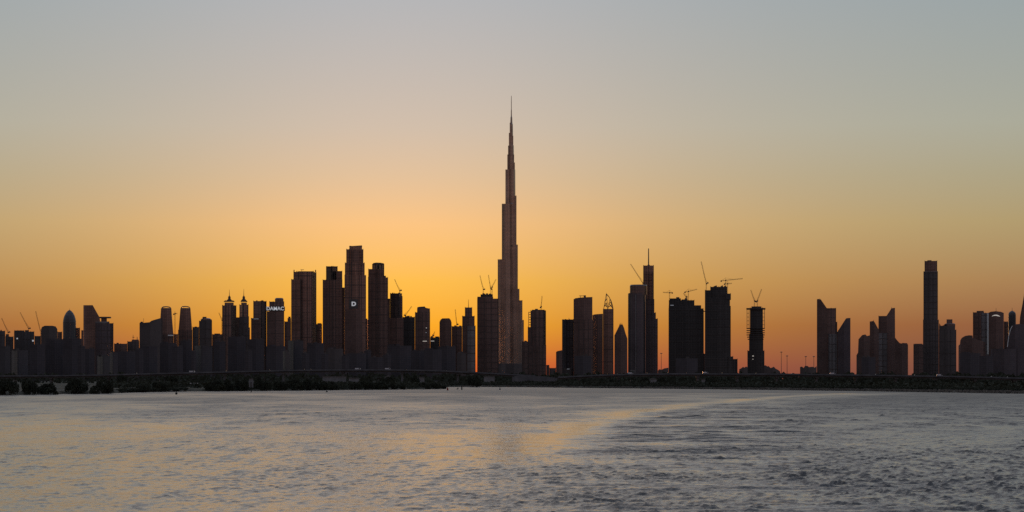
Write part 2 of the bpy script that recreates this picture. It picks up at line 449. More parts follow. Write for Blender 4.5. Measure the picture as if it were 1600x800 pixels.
to = bpy.data.objects.new('sign', cu); COL.objects.link(to); bpy.context.view_layer.update()
me = bpy.data.meshes.new_from_object(to); bpy.data.objects.remove(to); me.materials.clear(); me.materials.append(M['lit'])
o = bpy.data.objects.new('sign_letters', me); COL.objects.link(o); o.parent = b.root
o.location = (0, -2.2, b.z(482.3)); o.rotation_euler = (pi / 2, 0, 0); o.scale = (.84, .84, 1); o['label'] = 'lit white letters DAMAC'
b.box(415, 445.2, 479, mat='trim', name='sign_backing', inset=-1.5, dep=1.2, yb=486, detail=False)
b = B('infill_block', 'stepped low block between the sign tower and the square-topped tower', 5300, 449)
b.box(444.3, 454.7, 502.3, mat='dark'); b.box(449.3, 454.6, 497, mat='dark', name='upper_storey', inset=2, yb=503); b.box(450.5, 454, 494.6, mat='trim', name='rooftop_unit', inset=5, yb=498, dep=9)

# --- the tall cluster around the sun glow
b = B('corner_pinnacle_tower', 'broad flat-topped slab with short pinnacles at its roof corners', 5300, 475, 'skyscraper')
b.box(458.6, 494, 424.5, mat='bronze', f=.82); b.box(455, 470, 436.5, mat='bronze', name='shoulder', inset=-1.5, dep=30)
for x0, yt in ((458.7, 421.5), (463.2, 423.2), (488.6, 423.2), (492.4, 421.3)): b.box(x0, x0 + 1.5, yt, mat='trim', name='pinnacle', inset=4, dep=5, yb=425, detail=False)
b.box(466, 487, 423.6, mat='trim', name='parapet', inset=6, dep=20, yb=425, detail=False)
b.mast(471.5, 420.6, 424, .5, .4); b.box(469.5, 475, 420.8, mat='trim', name='cleaning_rig', inset=10, dep=1.5, yb=421.5, detail=False)
b = B('infill_block', 'low block in the bright gap right of the corner-pinnacle slab', 5400, 498.5)
b.box(494.2, 503.2, 506.5, mat='dark'); b.box(496, 502, 504.8, mat='trim', name='rooftop_unit', inset=6, yb=507, dep=10)
b = B('stepped_tower', 'stepped tower with low left shoulder, just left of the D-logo tower', 5250, 520, 'skyscraper', 'stepped towers around the tallest of the cluster')
b.box(504.2, 535, 437.3, mat='dark', dep=40, inset=-2); b.box(509.8, 527.2, 416.2, mat='dark', name='upper_tier', inset=2, f=.5)
b.box(525, 534.8, 423.4, mat='dark', name='right_tier', inset=0, dep=28); b.box(534.5, 538.3, 449, mat='dark', name='right_wing', inset=4, dep=20)
b.parapet(510, 527, 416.4, 3, 20); b.mast(521, 414.8, 417, .5, .4)
for px in (515.5, 519, 522.5): b.box(px, px + .6, 417.6, mat='pier', name='fin', inset=.3, dep=3, yb=462, detail=False)
b = B('logo_tower', 'tallest tower of the left cluster with the lit white D logo', 5200, 555.5, 'skyscraper')
b.box(538.3, 572, 430, mat='bronze', dep=44, inset=0); b.box(538.9, 569.8, 410.6, mat='bronze', name='middle_tier', inset=2, dep=40, yb=432)
b.box(541, 567.8, 389.3, mat='bronze', name='upper_tier', inset=4, dep=36, yb=412)
b.box(545.2, 566, 384.3, taper=(546.2, 565.4), mat='bronze', name='top_tier', inset=6, dep=32, yb=391, detail=False)
b.prof([(545.6, 385), (546, 383.6), (550, 384), (562, 383.2), (565.6, 383), (565.9, 385)], 28, 'trim', 'roof_edge', 8)
b.box(570, 573.6, 499, mat='dark', name='side_wing', inset=6, dep=24); b.box(540.5, 566.2, 484, mat='dark', name='lower_panel', inset=-1.2, dep=3, detail=False)
for px in (545.8, 548.4, 562, 564.6): b.box(px, px + .7, 391, mat='pier', name='fin', inset=-.5, dep=6, yb=484, detail=False)
b.box(549, 561.6, 392, mat='dark', name='recess_panel', inset=3, dep=4, yb=470, detail=False)
cu = bpy.data.curves.new('sign', 'FONT'); cu.body = 'D'; cu.size = 18.5; cu.extrude = .5; cu.align_x = 'CENTER'; cu.align_y = 'CENTER'; cu.offset = .9
to = bpy.data.objects.new('sign', cu); COL.objects.link(to); bpy.context.view_layer.update()
me = bpy.data.meshes.new_from_object(to); bpy.data.objects.remove(to); me.materials.clear(); me.materials.append(M['lit'])
o = bpy.data.objects.new('logo_letter', me); COL.objects.link(o); o.parent = b.root
o.location = (b.x(552.7), -2.6, b.z(475.2)); o.rotation_euler = (pi / 2, 0, 0); o.scale = (.78, .72, 1); o['label'] = 'lit white D logo'
b.box(545.5, 559.5, 467.5, mat='trim', name='logo_backing', inset=-2, dep=1.4, yb=482.5, detail=False)
b = B('infill_block', 'sliver of a block in the gap right of the D-logo tower', 5600, 573.4)
b.box(571, 575, 499.5, mat='dark', inset=4); b.box(571.5, 574, 497.6, mat='trim', name='rooftop_unit', inset=8, yb=500, dep=8)
b = B('stepped_tower', 'tower with curved roof edge and two shoulders right of the D-logo tower', 5300, 591, 'skyscraper', 'stepped towers around the tallest of the cluster')
b.box(575, 606.3, 433.5, mat='dark', dep=42, inset=-2); b.box(575.4, 600, 420.3, mat='dark', name='left_shoulder', inset=1, dep=34, yb=435)
b.box(581.8, 600, 412.4, mat='dark', name='upper_tier', inset=3, f=.55); b.prof([(582.5, 413), (583, 410.8), (588, 410), (595, 410.3), (599.9, 411.3), (599.9, 413)], 26, 'trim', 'roof_edge', 6)
for px in (587, 589.4, 591.8): b.box(px, px + .7, 414, mat='pier', name='fin', inset=-3.4, dep=8, yb=560, detail=False)
b.box(605, 609.4, 466.4, mat='dark', name='side_wing', inset=4, dep=24); b.box(600.2, 603, 430.6, mat='trim', name='rooftop_unit', inset=6, dep=12, yb=434, detail=False)
b = B('flat_topped_tower', 'plain square tower with a luffing crane on its roof, right of the curved-edge tower', 5350, 619, 'skyscraper')
b.box(609.6, 627.6, 458.2, mat='dark', f=.75); b.box(612, 629, 463, mat='dark', name='side_wing', inset=10, dep=24); b.box(607, 631, 497, mat='dark', name='base', inset=-2, dep=30)
b.plant(611, 626, 458, 2, 2.5, 10)
b = B('construction_block', 'low broad block with a luffing crane right of the square tower', 5450, 639)
b.box(629.2, 648.2, 495.3, mat='raw'); b.plant(631, 646, 495.3, 4, 3.5)
b = B('rounded_block', 'stepped mid-rise with a bulging roofline facing the brightest glow', 5300, 660, 'skyscraper')
b.box(648.4, 672, 488, mat='dark', dep=38); b.box(651.7, 671.8, 481.8, mat='dark', name='upper_tier', inset=2, dep=32, yb=489)
b.prof([(651.9, 482), (652, 480), (655, 479.2), (663.6, 478.7), (665, 480.6), (671.5, 482.2), (671.5, 483)], 26, 'trim', 'curved_roof', 5)
b.lit(665.5, 667, 511.8, 513, mat='litw'); b.lit(665, 666.6, 519, 520.2, mat='litd'); b.lit(660.5, 667, 532.6, 533.6, mat='litw')
b = B('construction_block', 'lowest block in the gap under the brightest glow with a small crane', 5600, 679.5)
b.box(672.2, 686.6, 527.5, mat='raw'); b.box(673, 676.5, 525, mat='trim', name='rooftop_unit', inset=5, yb=528, dep=10); b.box(680, 686, 525.6, mat='raw', name='upper_storey', inset=6, yb=528)
b.lit(673, 678.5, 532.4, 533.4, mat='litw'); b.lit(674.2, 676, 547, 548.6, mat='litd'); b.lit(674, 675.8, 558, 559.6, mat='litw')
b = B('octagon_topped_block', 'block with a chamfered dome-like top right of the brightest gap', 5400, 696)
b.prof([(686.7, None), (686.7, 503), (688.4, 499.5), (691, 497.4), (702, 497.2), (704.4, 500), (705.6, 504), (705.6, None)], 32, 'dark')
b.lit(689.5, 692.5, 552.6, 553.8, mat='litd')
b = B('infill_block', 'flat block with one upright crane between chamfered block and spired stepped tower', 5450, 714)
b.box(705.8, 722, 509.8, mat='dark'); b.plant(707, 721, 509.8, 3, 3)
b = B('spired_stepped_tower', 'stepped tower with a thin antenna left of the big flat-topped tower', 5350, 732.5, 'skyscraper')
b.box(722.2, 741.6, 493.8, mat='dark', dep=34); b.box(726.4, 737.8, 480.3, mat='dark', name='upper_tier', inset=4, dep=24, yb=495); b.mast(732, 467.5, 481, .8, .3, cy=16)
b.box(729.4, 743, 509.3, mat='panel', name='pale_front_wing', inset=-6, dep=24)
b = B('broad_tower', 'big flat-topped tower under construction with three cranes, left of the tallest tower', 5500, 761, 'skyscraper')
b.box(745.6, 779, 466.5, mat='dark', dep=46); b.box(745.8, 770.5, 463.5, mat='dark', name='upper_tier', inset=3, dep=36, yb=468); b.box(750.9, 770, 459.8, mat='raw', name='roof_core', inset=6, dep=24, yb=465)
b.plant(752, 769, 459.8, 5, 3.2, 9)

# --- the supertall, three winged and stepped
b = B('supertall_tower', 'tallest tower with staggered setbacks tapering to a needle spire', 6300, 799, 'skyscraper')
def wing(ang, steps, w0, cxp=799.0, name='wing_tier'):
    """steps = (silhouette column or length, top row); one part per setback"""
    prev = None
    ca, sa = cos(ang), sin(ang)
    for i, (ln, yt) in enumerate(steps):
        m = MB(); wd = w0[i] / 2
        yb_ = steps[i - 1][1] + 4 if False else None
        cx = b.x(cxp); cy = 38.0
        # footprint: from the core to a rounded nose
        loc = [(-2, -wd), (ln - wd, -wd)] + [(ln - wd + wd * sin(t), -wd * cos(t)) for t in [pi * k / 8 for k in range(1, 8)]] + [(ln - wd, wd), (-2, wd)]
        foot = [(cx + u * ca - v * sa, cy + u * sa + v * ca) for u, v in loc]
        z0 = 0 if i == 0 else b.z(steps[i - 1][1]) - 4
        m.poly(foot, z0, b.z(yt))
        m.build(name, 'silver', b.root)
        g = MB()
        for (u, v) in loc[1:-1]:
            px_, py_ = cx + (u + .25) * ca - v * 1.03 * sa, cy + (u + .25) * sa + v * 1.03 * ca
            g.box(px_ - .45, px_ + .45, py_ - .45, py_ + .45, z0, b.z(yt) + 1)
        k = max(2, int(ln / 6))
        for j in range(1, k):
            for sgn in (-1, 1):
                u = (ln - wd) * j / k; v = sgn * (wd + .1)
                px_, py_ = cx + u * ca - v * sa, cy + u * sa + v * ca
                g.box(px_ - .4, px_ + .4, py_ - .4, py_ + .4, z0, b.z(yt) + 1)
        g.build('steel_fins', 'silver', b.root)['kind'] = 'stuff'
    return
def wl(px): return abs(b.x(px)) 
ca30 = cos(R(25))
Lst = [(778.0, 404.8), (784.4, 317.5), (790.0, 263.5), (793.0, 240), (794.2, 226), (795.4, 206), (796.8, 190)]
Rst = [(818.2, 500), (816.0, 469), (811.3, 451), (808.8, 381.5), (806.7, 304.5), (804.2, 252.5), (803.0, 240), (801.7, 210.5), (800.4, 192)]
# nose semicircle is round, so the silhouette reach = length along the wing times cos plus nose correction
def reach(px, w): return (wl(px) - (w / 2)) / ca30 + w / 2
Lw = [26, 24, 18, 11, 9, 6.5, 4]
Rw = [26, 25, 22, 20, 17, 13, 10, 7, 3.4]
wing(pi + R(25), [(reach(p, w), y) for (p, y), w in zip(Lst, Lw)], Lw)
wing(-R(25), [(reach(p, w), y) for (p, y), w in zip(Rst, Rw)], Rw)
wing(pi / 2, [(36, 440), (30, 350), (24, 285), (16, 228)], [26, 22, 18, 12])
m = MB(); m.lathe(0, 38, [(13, 0), (13, b.z(317)), (12, b.z(316)), (11.5, b.z(263)), (8, b.z(262)), (7, b.z(225)), (5, b.z(224)), (4.4, b.z(192)), (3.2, b.z(190)), (2.6, b.z(181)), (1.6, b.z(179)), (1.4, b.z(170)), (1.0, b.z(168)), (.95, b.z(157)), (.7, b.z(147))], 12)
m.build('core_and_spire', 'silver', b.root)
for yy, x0, x1 in ((319.5, 784.6, 806.5), (382.5, 784.4, 808.6), (452.5, 778.2, 811), (262.5, 790.2, 804), (500.5, 778.2, 818)):
    m = MB(); rb = min(13.6, {319.5: 12.6, 262.5: 8.6}.get(yy, 13.6))
    m.lathe(0, 38, [(rb, b.z(yy + 1.6)), (rb, b.z(yy))], 12)
    m.build('mechanical_band', 'trim', b.root)
b.box(775, 824, 568, mat='stone', name='podium', inset=-8, dep=60, detail=False)

b = B('infill_block', 'low block at the right foot of the tallest tower', 5900, 821.5)
b.box(815.5, 825.4, 533.6, mat='dark', inset=3); b.plant(818, 825, 533.6, 2, 3)
b = B('frame_sided_tower', 'flat-topped tower with an open frame down its left side and one crane', 5300, 840, 'skyscraper')
b.box(829, 852.6, 485.2, mat='dark', f=.88); b.box(824.6, 831, 511, mat='dark', name='left_wing', inset=2, dep=26); b.box(826, 853.4, 540, mat='dark', name='base', inset=-1.5)
b.box(825.6, 826.5, 487.3, mat='trim', name='frame_post', inset=6, dep=2, yb=511.2, detail=False)
for yy in (487.2, 491, 495, 499, 503, 507): b.box(825.6, 829.4, yy, mat='trim', name='frame_beam', inset=6.3, dep=1.5, yb=yy + 1.0, detail=False)
b.box(831, 851, 483.8, mat='trim', name='parapet', inset=6, dep=20, yb=486, detail=False); b.box(836, 840.5, 482.3, mat='trim', name='rooftop_unit', inset=10, dep=8, yb=484, detail=False)
b = B('low_shed_block', 'low stepped roof at the foot of the orange gap before the wide cluster', 5200, 861)
b.box(853.6, 858.3, 570.2, mat='dark'); b.box(858.4, 868.6, 575, mat='stone', name='side_wing')
b = B('sloped_roof_block', 'short block with a sloping roof at the left end of the wide cluster', 5100, 873)
b.prof([(868.8, None), (868.8, 550), (871, 548.5), (878.6, 547), (878.6, None)], 30, 'dark')
b = B('flat_topped_tower', 'plain slab tower left of the curved-roof block', 5250, 888, 'skyscraper')
b.box(878.7, 896, 499.2, mat='blue', f=.3); b.parapet(880, 896, 499.4, 8, 12); b.mast(889, 496.4, 499, .5, .4)
b.box(880, 893, 575, mat='stone', name='podium', inset=-6, dep=20); b.lit(886, 890, 576.2, 577, y=-7.5, mat='litd')
b = B('curved_roof_block', 'wide block whose roof curves down to the left, with rooftop rig', 5200, 912, 'skyscraper')
b.prof([(896.2, None), (896.2, 467.5), (899, 466), (905, 465), (914, 464.4), (925.6, 464), (925.6, None)], 40, 'dark'); b.box(904, 927, 500, mat='dark', name='lower_front', inset=-4, dep=20)
b.mast(907, 461.5, 465, .5, .4); b.box(905, 913.5, 461.6, mat='trim', name='cleaning_rig', inset=10, yb=462.5, dep=2, detail=False); b.box(912, 915.5, 461.2, mat='trim', name='rooftop_unit', inset=8, yb=465, dep=8, detail=False)
b = B('infill_block', 'long low-roofed block joining the curved-roof block to the lattice-crowned tower', 5350, 934)
b.prof([(925.8, None), (925.8, 492), (930, 491), (942, 490.2), (942, None)], 30, 'dark')
b = B('lattice_crowned_tower', 'tower topped by an open pointed steel lattice crown', 5250, 950, 'skyscraper')
b.box(942.2, 958.6, 483.4, mat='bronze', dep=28)
g = MB()
P = lambda px, py, y: (b.x(px), y, b.z(py))
for y in (3, 24):
    for A, Bp in (((943, 484), (947.3, 459)), ((949.5, 484), (947.7, 459)), ((949.5, 484), (952.8, 467.5)), ((957.8, 484), (953.6, 467.5)), ((943.8, 479), (949, 472)), ((949.3, 479), (945, 472)), ((945, 471), (948.4, 466)),
                  ((950, 480), (957, 475)), ((957.3, 481), (951, 474)), ((947.5, 459), (951.5, 463.5)), ((951.5, 463.5), (955, 470)), ((955, 470), (957.4, 478)), ((957.4, 478), (958.4, 484)), ((944, 476), (949.6, 480)), ((951, 474), (955, 472)), ((943, 483), (958, 483))):
        g.bar(P(*A, y), P(*Bp, 13 if Bp[1] < 468 else y), .8)
g.build('lattice_crown', 'trim', b.root)
b.mast(947.5, 457, 461, .5, .2, cy=13, name='spire')
b = B('gothic_block', 'small tapering block with twin needle points beside the tall glass tower', 5000, 970, 'skyscraper')
b.prof([(960, None), (960, 524), (964, 516), (967.5, 509), (969, 507), (972.8, 507), (975, 512), (977.5, 521), (980.2, 529), (980.2, None)], 28, 'dark')
b.mast(969.2, 504, 509, 1.0, .2, cy=12, name='needle'); b.mast(971.7, 504, 509, 1.0, .2, cy=12, name='needle'); b.mast(968, 506, 510, .8, .2, cy=8, name='needle')
b = B('drum_topped_tower', 'broad glass tower with a rounded drum crown and bright edge strip', 5100, 995, 'skyscraper')
b.drum(981.2, 1008.8, 458, 592, mat='blue', name='body', cy=20, prof=[(1, 592), (1, 458)]); b.drum(984, 1011, 445, 460, mat='dark', name='crown', cy=22, prof=[(1, 460), (1, 446), (.93, 444.4)])
b.box(992.4, 994.3, 460, mat='panel', name='edge_strip', inset=-2, dep=6, detail=False); b.box(981.6, 983.4, 458.5, mat='panel', name='edge_strip', inset=17, dep=4, detail=False)
b.box(983, 1002, 457.5, mat='panel', name='cornice', inset=10, dep=20, yb=459, detail=False)
b.box(985, 994.5, 578, mat='panel', name='podium', inset=-8, dep=6, detail=False)
b = B('mast_tower', 'tallest tower right of centre, narrow top with a thick mast', 5250, 1015, 'skyscraper')
b.box(1005, 1021.6, 414.6, mat='bronze', dep=26, inset=6); b.box(1006, 1022.4, 468, mat='blue', name='middle_tier', inset=3, dep=30); b.box(1004, 1024.8, 488.5, mat='blue', name='lower_tier', inset=1, dep=34)
b.box(1003, 1027.8, 498, mat='blue', name='base_tier', inset=-2, dep=38); b.mast(1013.4, 387.5, 415, 1.5, 1.1, cy=18, name='mast')
b.box(1011.6, 1015.4, 413.2, mat='trim', name='mast_foot', inset=14, dep=8, yb=415.5, detail=False)
for px in (1010.5, 1015, 1019): b.box(px, px + .7, 425, mat='pier', name='fin', inset=-3.5, dep=9, detail=False, yb=None)
b = B('low_shed_block', 'low roofs between the mast tower and the crane-topped broad tower', 5100, 1036)
b.prof([(1028, None), (1028, 579), (1030, 577), (1034, 577.5), (1038, 575.5), (1044.4, 574.5), (1044.4, None)], 25, 'stone')
b = B('broad_tower', 'broad unfinished tower with ragged roof and two hammerhead cranes', 5200, 1072, 'skyscraper')
b.box(1044.6, 1099, 482, mat='raw', dep=44); b.box(1044.8, 1095.5, 477, mat='raw', name='upper_tier', inset=2, dep=38, yb=483); b.box(1045, 1085, 469, mat='raw', name='upper_tier', inset=4, dep=34, yb=478)
b.box(1046, 1063.8, 466, mat='raw', name='core', inset=6, dep=20, yb=470); b.box(1056.5, 1061.5, 464, mat='trim', name='formwork', inset=8, dep=9, yb=467); b.box(1070, 1074, 465.6, mat='trim', name='formwork', inset=8, dep=9, yb=470)
b.plant(1064, 1084, 469, 4, 3.5, 8); b.lit(1047.5, 1052.5, 476.4, 477.6, mat='litd')
b.box(1095, 1099.6, 484, mat='raw', name='hoist_bay', inset=-1, dep=20)
b.box(1099.4, 1102.6, 485.8, mat='steel', name='tie_arm', inset=8, dep=2, yb=487, detail=False)
b.prof([(1099, None), (1099, 552), (1101.6, 553), (1101.6, None)], 20, 'dark', 'annex')
b = B('broad_tower', 'unfinished tower with an overhanging top storey and long hammerhead crane', 5150, 1122, 'skyscraper')
b.box(1102.2, 1140.6, 466, mat='raw', dep=40); b.box(1101.4, 1110.5, 453.3, mat='raw', name='left_tier', inset=1, dep=34); b.box(1109.8, 1136.4, 448, mat='raw', name='core', inset=4, dep=30, yb=468)
b.box(1134, 1142, 458.8, mat='raw', name='overhang', inset=-1.5, dep=34, yb=468); b.plant(1111, 1135, 448, 6, 3.8, 8)
b.box(1138, 1145.6, 557, mat='raw', name='podium', inset=-3, dep=30); b.box(1144, 1152.4, 561, mat='raw', name='podium', inset=-1, dep=26)
b.box(1139.6, 1141.8, 478, mat='steel', name='hoist', inset=2, dep=6, detail=False)
b = B('site_sheds', 'low irregular roofs left of the waisted tower', 5000, 1162)
b.prof([(1155, None), (1155, 577), (1158, 575.5), (1161, 573.2), (1163, 574.4), (1166, 572.6), (1168, 574), (1168, None)], 22, 'stone')
b = B('waisted_tower', 'slender unfinished tower with slabs fanned out round its upper core', 5200, 1181, 'skyscraper')
b.box(1170.4, 1192.6, 522, mat='raw', dep=30); b.box(1167.8, 1194.4, 548, mat='raw', name='lower_body', inset=-1.5, dep=32); b.box(1171.8, 1192, 481, mat='raw', name='upper_core', inset=2, dep=24, yb=524)
b.drum(1174, 1189.8, 478.6, 482, mat='raw', name='crown', cy=14)
b.box(1166.2, 1196, 481.3, mat='raw', name='top_slab', inset=-2, dep=32, yb=483.4, detail=False)
for k, yy in enumerate([512.5, 515.8, 519.2, 522.6, 526, 529.4]):
    e = max(0, k - 3) * .9
    b.box(1166.4 + e, 1195 - e, yy, mat='raw', name='floor_slab', inset=-1.8, dep=32, yb=yy + 1.1, detail=False)
for px in (1166.8, 1170, 1190.6, 1194.2):
    b.box(px, px + .75, 483, mat='trim', name='column', inset=1, dep=3, yb=512.6, detail=False)
for yy in (489, 495, 501, 507):
    b.box(1166.9, 1170.6, yy, mat='trim', name='beam', inset=1.4, dep=2, yb=yy + .6, detail=False); b.box(1190.8, 1194.8, yy, mat='trim', name='beam', inset=1.4, dep=2, yb=yy + .6, detail=False)
b.lit(1175.5, 1177.8, 555.6, 557, y=-2.6); b.lit(1175.8, 1177, 560.8, 561.9, y=-2.6)
b = B('site_sheds', 'low irregular roofs right of the waisted tower', 5000, 1207)
b.prof([(1194, None), (1194, 571), (1196.5, 570.8), (1199, 572.6), (1201, 572), (1204, 575), (1207, 574), (1209, 572.8), (1212, 576), (1216, 578), (1219, 580.5), (1219, None)], 22, 'stone')
b = B('site_sheds', 'low bumpy roofs left of the notched twin tower', 5000, 1263)
b.prof([(1250, None), (1250, 573.5), (1253, 572.6), (1255.5, 575), (1258, 571.6), (1262, 571.8), (1264, 573.6), (1270, 573), (1273, 574.4), (1276, 572), (1276, None)], 22, 'stone')
# notched twin
b = B('notched_tower', 'tall dark tower with a sharp sloped left peak and flat right roof', 6000, 1292, 'skyscraper')
b.prof([(1276.4, None), (1276.4, 467.6), (1282.4, 467.6), (1284, 470), (1292, 481.6), (1292, None)], 40, 'dark', 'peaked_slab')
b.box(1291, 1306.4, 481.4, mat='dark', inset=4, dep=32); b.box(1300, 1308.2, 503, mat='dark', name='side_wing', inset=6, dep=26); b.box(1294.2, 1311, 522, mat='panel', name='pale_front_block', inset=-8, dep=22)
b.mast(1281, 465.5, 468, .6, .3); b.plant(1276.6, 1283, 467.6, 1, 2)
b = B('notched_tower', 'shorter dark tower whose roof slopes up to the right beside its taller twin', 5900, 1319, 'skyscraper')
b.prof([(1309.2, None), (1309.2, 516.4), (1310.6, 515), (1321.8, 497.6), (1324, 497), (1328.8, 496.8), (1328.8, None)], 36, 'blue', 'peaked_slab')
b.box(1307, 1313, 518, mat='dark', name='side_wing', inset=8, dep=22)
# cluster N
b = B('angular_block', 'stepped dark block with an angled roof left of the double-peaked towers', 5800, 1350)
b.prof([(1338.2, None), (1338.2, 555), (1340.6, 551), (1341.4, 530), (1347, 523.6), (1352, 522.4), (1354.6, 525), (1359, 524), (1359, None)], 34, 'dark')
b = B('notched_tower', 'narrow tower with a pointed left corner sloping down to the right', 5900, 1366, 'skyscraper')
b.prof([(1359, None), (1359, 502.3), (1365, 501.4), (1367, 504), (1372, 513.4), (1373, 514), (1373, None)], 34, 'dark', 'peaked_slab'); b.mast(1365, 499.5, 502, .6, .3)
b = B('notched_tower', 'flat left roof rising to a pointed right peak, tallest of the double-peaked cluster', 6000, 1386, 'skyscraper')
b.box(1372.6, 1386, 493.6, mat='dark', inset=4, dep=30)
b.prof([(1385, None), (1385, 493.8), (1392, 483), (1393, 481.6), (1398.4, 481), (1398.6, 527), (1398.6, None)], 38, 'dark', 'peaked_slab'); b.mast(1393, 479.6, 482, .8, .3)
b.box(1372, 1386.5, 520.5, mat='panel', name='pale_front_block', inset=-8, dep=22)
b = B('angular_block', 'block with a curving sloped roof right of the double-peaked towers', 5800, 1409)
b.prof([(1398.2, None), (1398.2, 527), (1402, 532), (1406, 536.2), (1409, 536.6), (1410.4, 535.8), (1417.4, 536.2), (1418.8, 539), (1418.8, None)], 34, 'dark')
# far right
b = B('flat_topped_block', 'mid-rise block at the left foot of the lone slim tower', 5500, 1435)
b.box(1427.2, 1443, 538, mat='dark'); b.box(1428.5, 1441, 537, mat='trim', name='parapet', inset=4, dep=18, yb=539, detail=False)
b = B('slim_tower', 'lone slim tower standing far above the right-hand skyline', 5600, 1454, 'skyscraper')
b.box(1442.9, 1465.4, 424.6, mat='stone', dep=34); b.box(1444.6, 1464.4, 407.6, mat='dark', name='crown', inset=3, dep=28, yb=426); b.box(1449, 1455.5, 406.3, mat='trim', name='rooftop_unit', inset=8, dep=10, yb=408, detail=False)
b.box(1442.2, 1466.8, 500, mat='stone', name='lower_tier', inset=-1.5, dep=36); b.box(1443.2, 1465, 424, mat='panel', name='cornice', inset=-.6, dep=32, yb=425, detail=False)
b = B('stepped_crown_block', 'block with a stepped rounded crown right of the lone slim tower', 5450, 1481)
b.box(1467, 1494.2, 515.4, mat='stone', dep=36); b.box(1467.2, 1492.4, 509.3, mat='stone', name='upper_tier', inset=2, dep=30, yb=516)
b.drum(1476.5, 1492.6, 505, 510, mat='dark', name='crown', cy=17, prof=[(1, 510), (1, 506), (.85, 505)]); b.box(1479, 1488.2, 498.8, mat='dark', name='penthouse', inset=9, dep=14, yb=506, detail=False)
b.prof([(1467.2, 512), (1467.6, 504.6), (1470, 509), (1473.6, 508.6), (1476.6, 506), (1476.6, 512)], 20, 'dark', 'parapet', 4)
b = B('domed_hall', 'wide low dark building with a rounded dome roof near the right edge', 5300, 1519)
b.prof([(1497.6, None), (1497.6, 540), (1499.8, 538), (1500.4, 531.6), (1503, 527.6), (1508, 524.8), (1514, 523.8), (1519.6, 524.2), (1520, 528), (1530, 531.6), (1540, 535), (1540, None)], 36, 'dark')
b = B('flat_topped_tower', 'boxy tower with a pale right half behind the domed hall', 5700, 1531, 'skyscraper')
b.box(1520.2, 1537.6, 488, mat='dark', dep=30); b.box(1526, 1537, 485.6, mat='trim', name='penthouse', inset=6, dep=14, yb=489, detail=False); b.box(1533, 1546, 489, mat='panel', name='pale_wing', inset=-2, dep=24)
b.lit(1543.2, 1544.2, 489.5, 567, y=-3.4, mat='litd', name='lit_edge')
b = B('arch_crowned_tower', 'tower with an arched top framing a bright crescent and a short mast', 5600, 1556.5, 'skyscraper')
b.prof([(1544.6, None), (1544.6, 488.6), (1548, 487), (1556, 486.2), (1564, 487.2), (1568.4, 489), (1568.4, None)], 34, 'dark'); b.mast(1556.4, 481, 487, .6, .3)
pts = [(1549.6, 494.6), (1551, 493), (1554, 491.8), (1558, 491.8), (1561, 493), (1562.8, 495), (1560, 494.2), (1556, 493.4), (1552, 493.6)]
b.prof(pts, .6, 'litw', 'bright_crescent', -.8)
b = B('infill_block', 'low link between the arch-crowned tower and the small domed tower', 5750, 1572)
b.box(1568.6, 1576, 502.4, mat='dark')
b = B('small_domed_tower', 'narrow tower with an onion dome and finial near the right edge', 5650, 1581.4, 'skyscraper')
b.drum(1575.4, 1587.4, 486, mat='grey', name='body', prof=[(1, 500), (1, 492), (.92, 489), (.6, 486.8), (.15, 485.4)]); b.mast(1581.5, 480.6, 486, .6, .25, cy=10, name='finial')
b = B('sail_shaped_tower', 'curved sail-shaped building with a faint lit rim in front of the domed tower', 5300, 1586, 'skyscraper')
b.prof([(1572.4, None), (1573, 544), (1575, 526), (1577.6, 515), (1580.6, 509), (1586, 506.6), (1596, 506), (1600, 507), (1606, 510), (1606, None)], 36, 'blue')
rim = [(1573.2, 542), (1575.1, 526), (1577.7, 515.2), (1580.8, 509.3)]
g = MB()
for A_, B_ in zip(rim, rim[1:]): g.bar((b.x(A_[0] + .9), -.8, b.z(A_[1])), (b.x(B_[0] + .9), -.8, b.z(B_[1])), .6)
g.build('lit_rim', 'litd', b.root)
b = B('pointed_tower', 'steep pointed tower cut off by the right edge of the photo', 5600, 1604, 'skyscraper')
b.prof([(1591, None), (1592, 520), (1594, 494), (1597.6, 475), (1600, 461), (1604, 440), (1606, 430), (1608, 440), (1612, 461), (1615, 480), (1618, 500), (1621, None)], 34, 'dark')
b.prof([(1593.2, 506), (1594.4, 494), (1600, 463), (1600.8, 463), (1595.6, 494), (1594.4, 506)], 2, 'pier', 'edge_fin', -1)

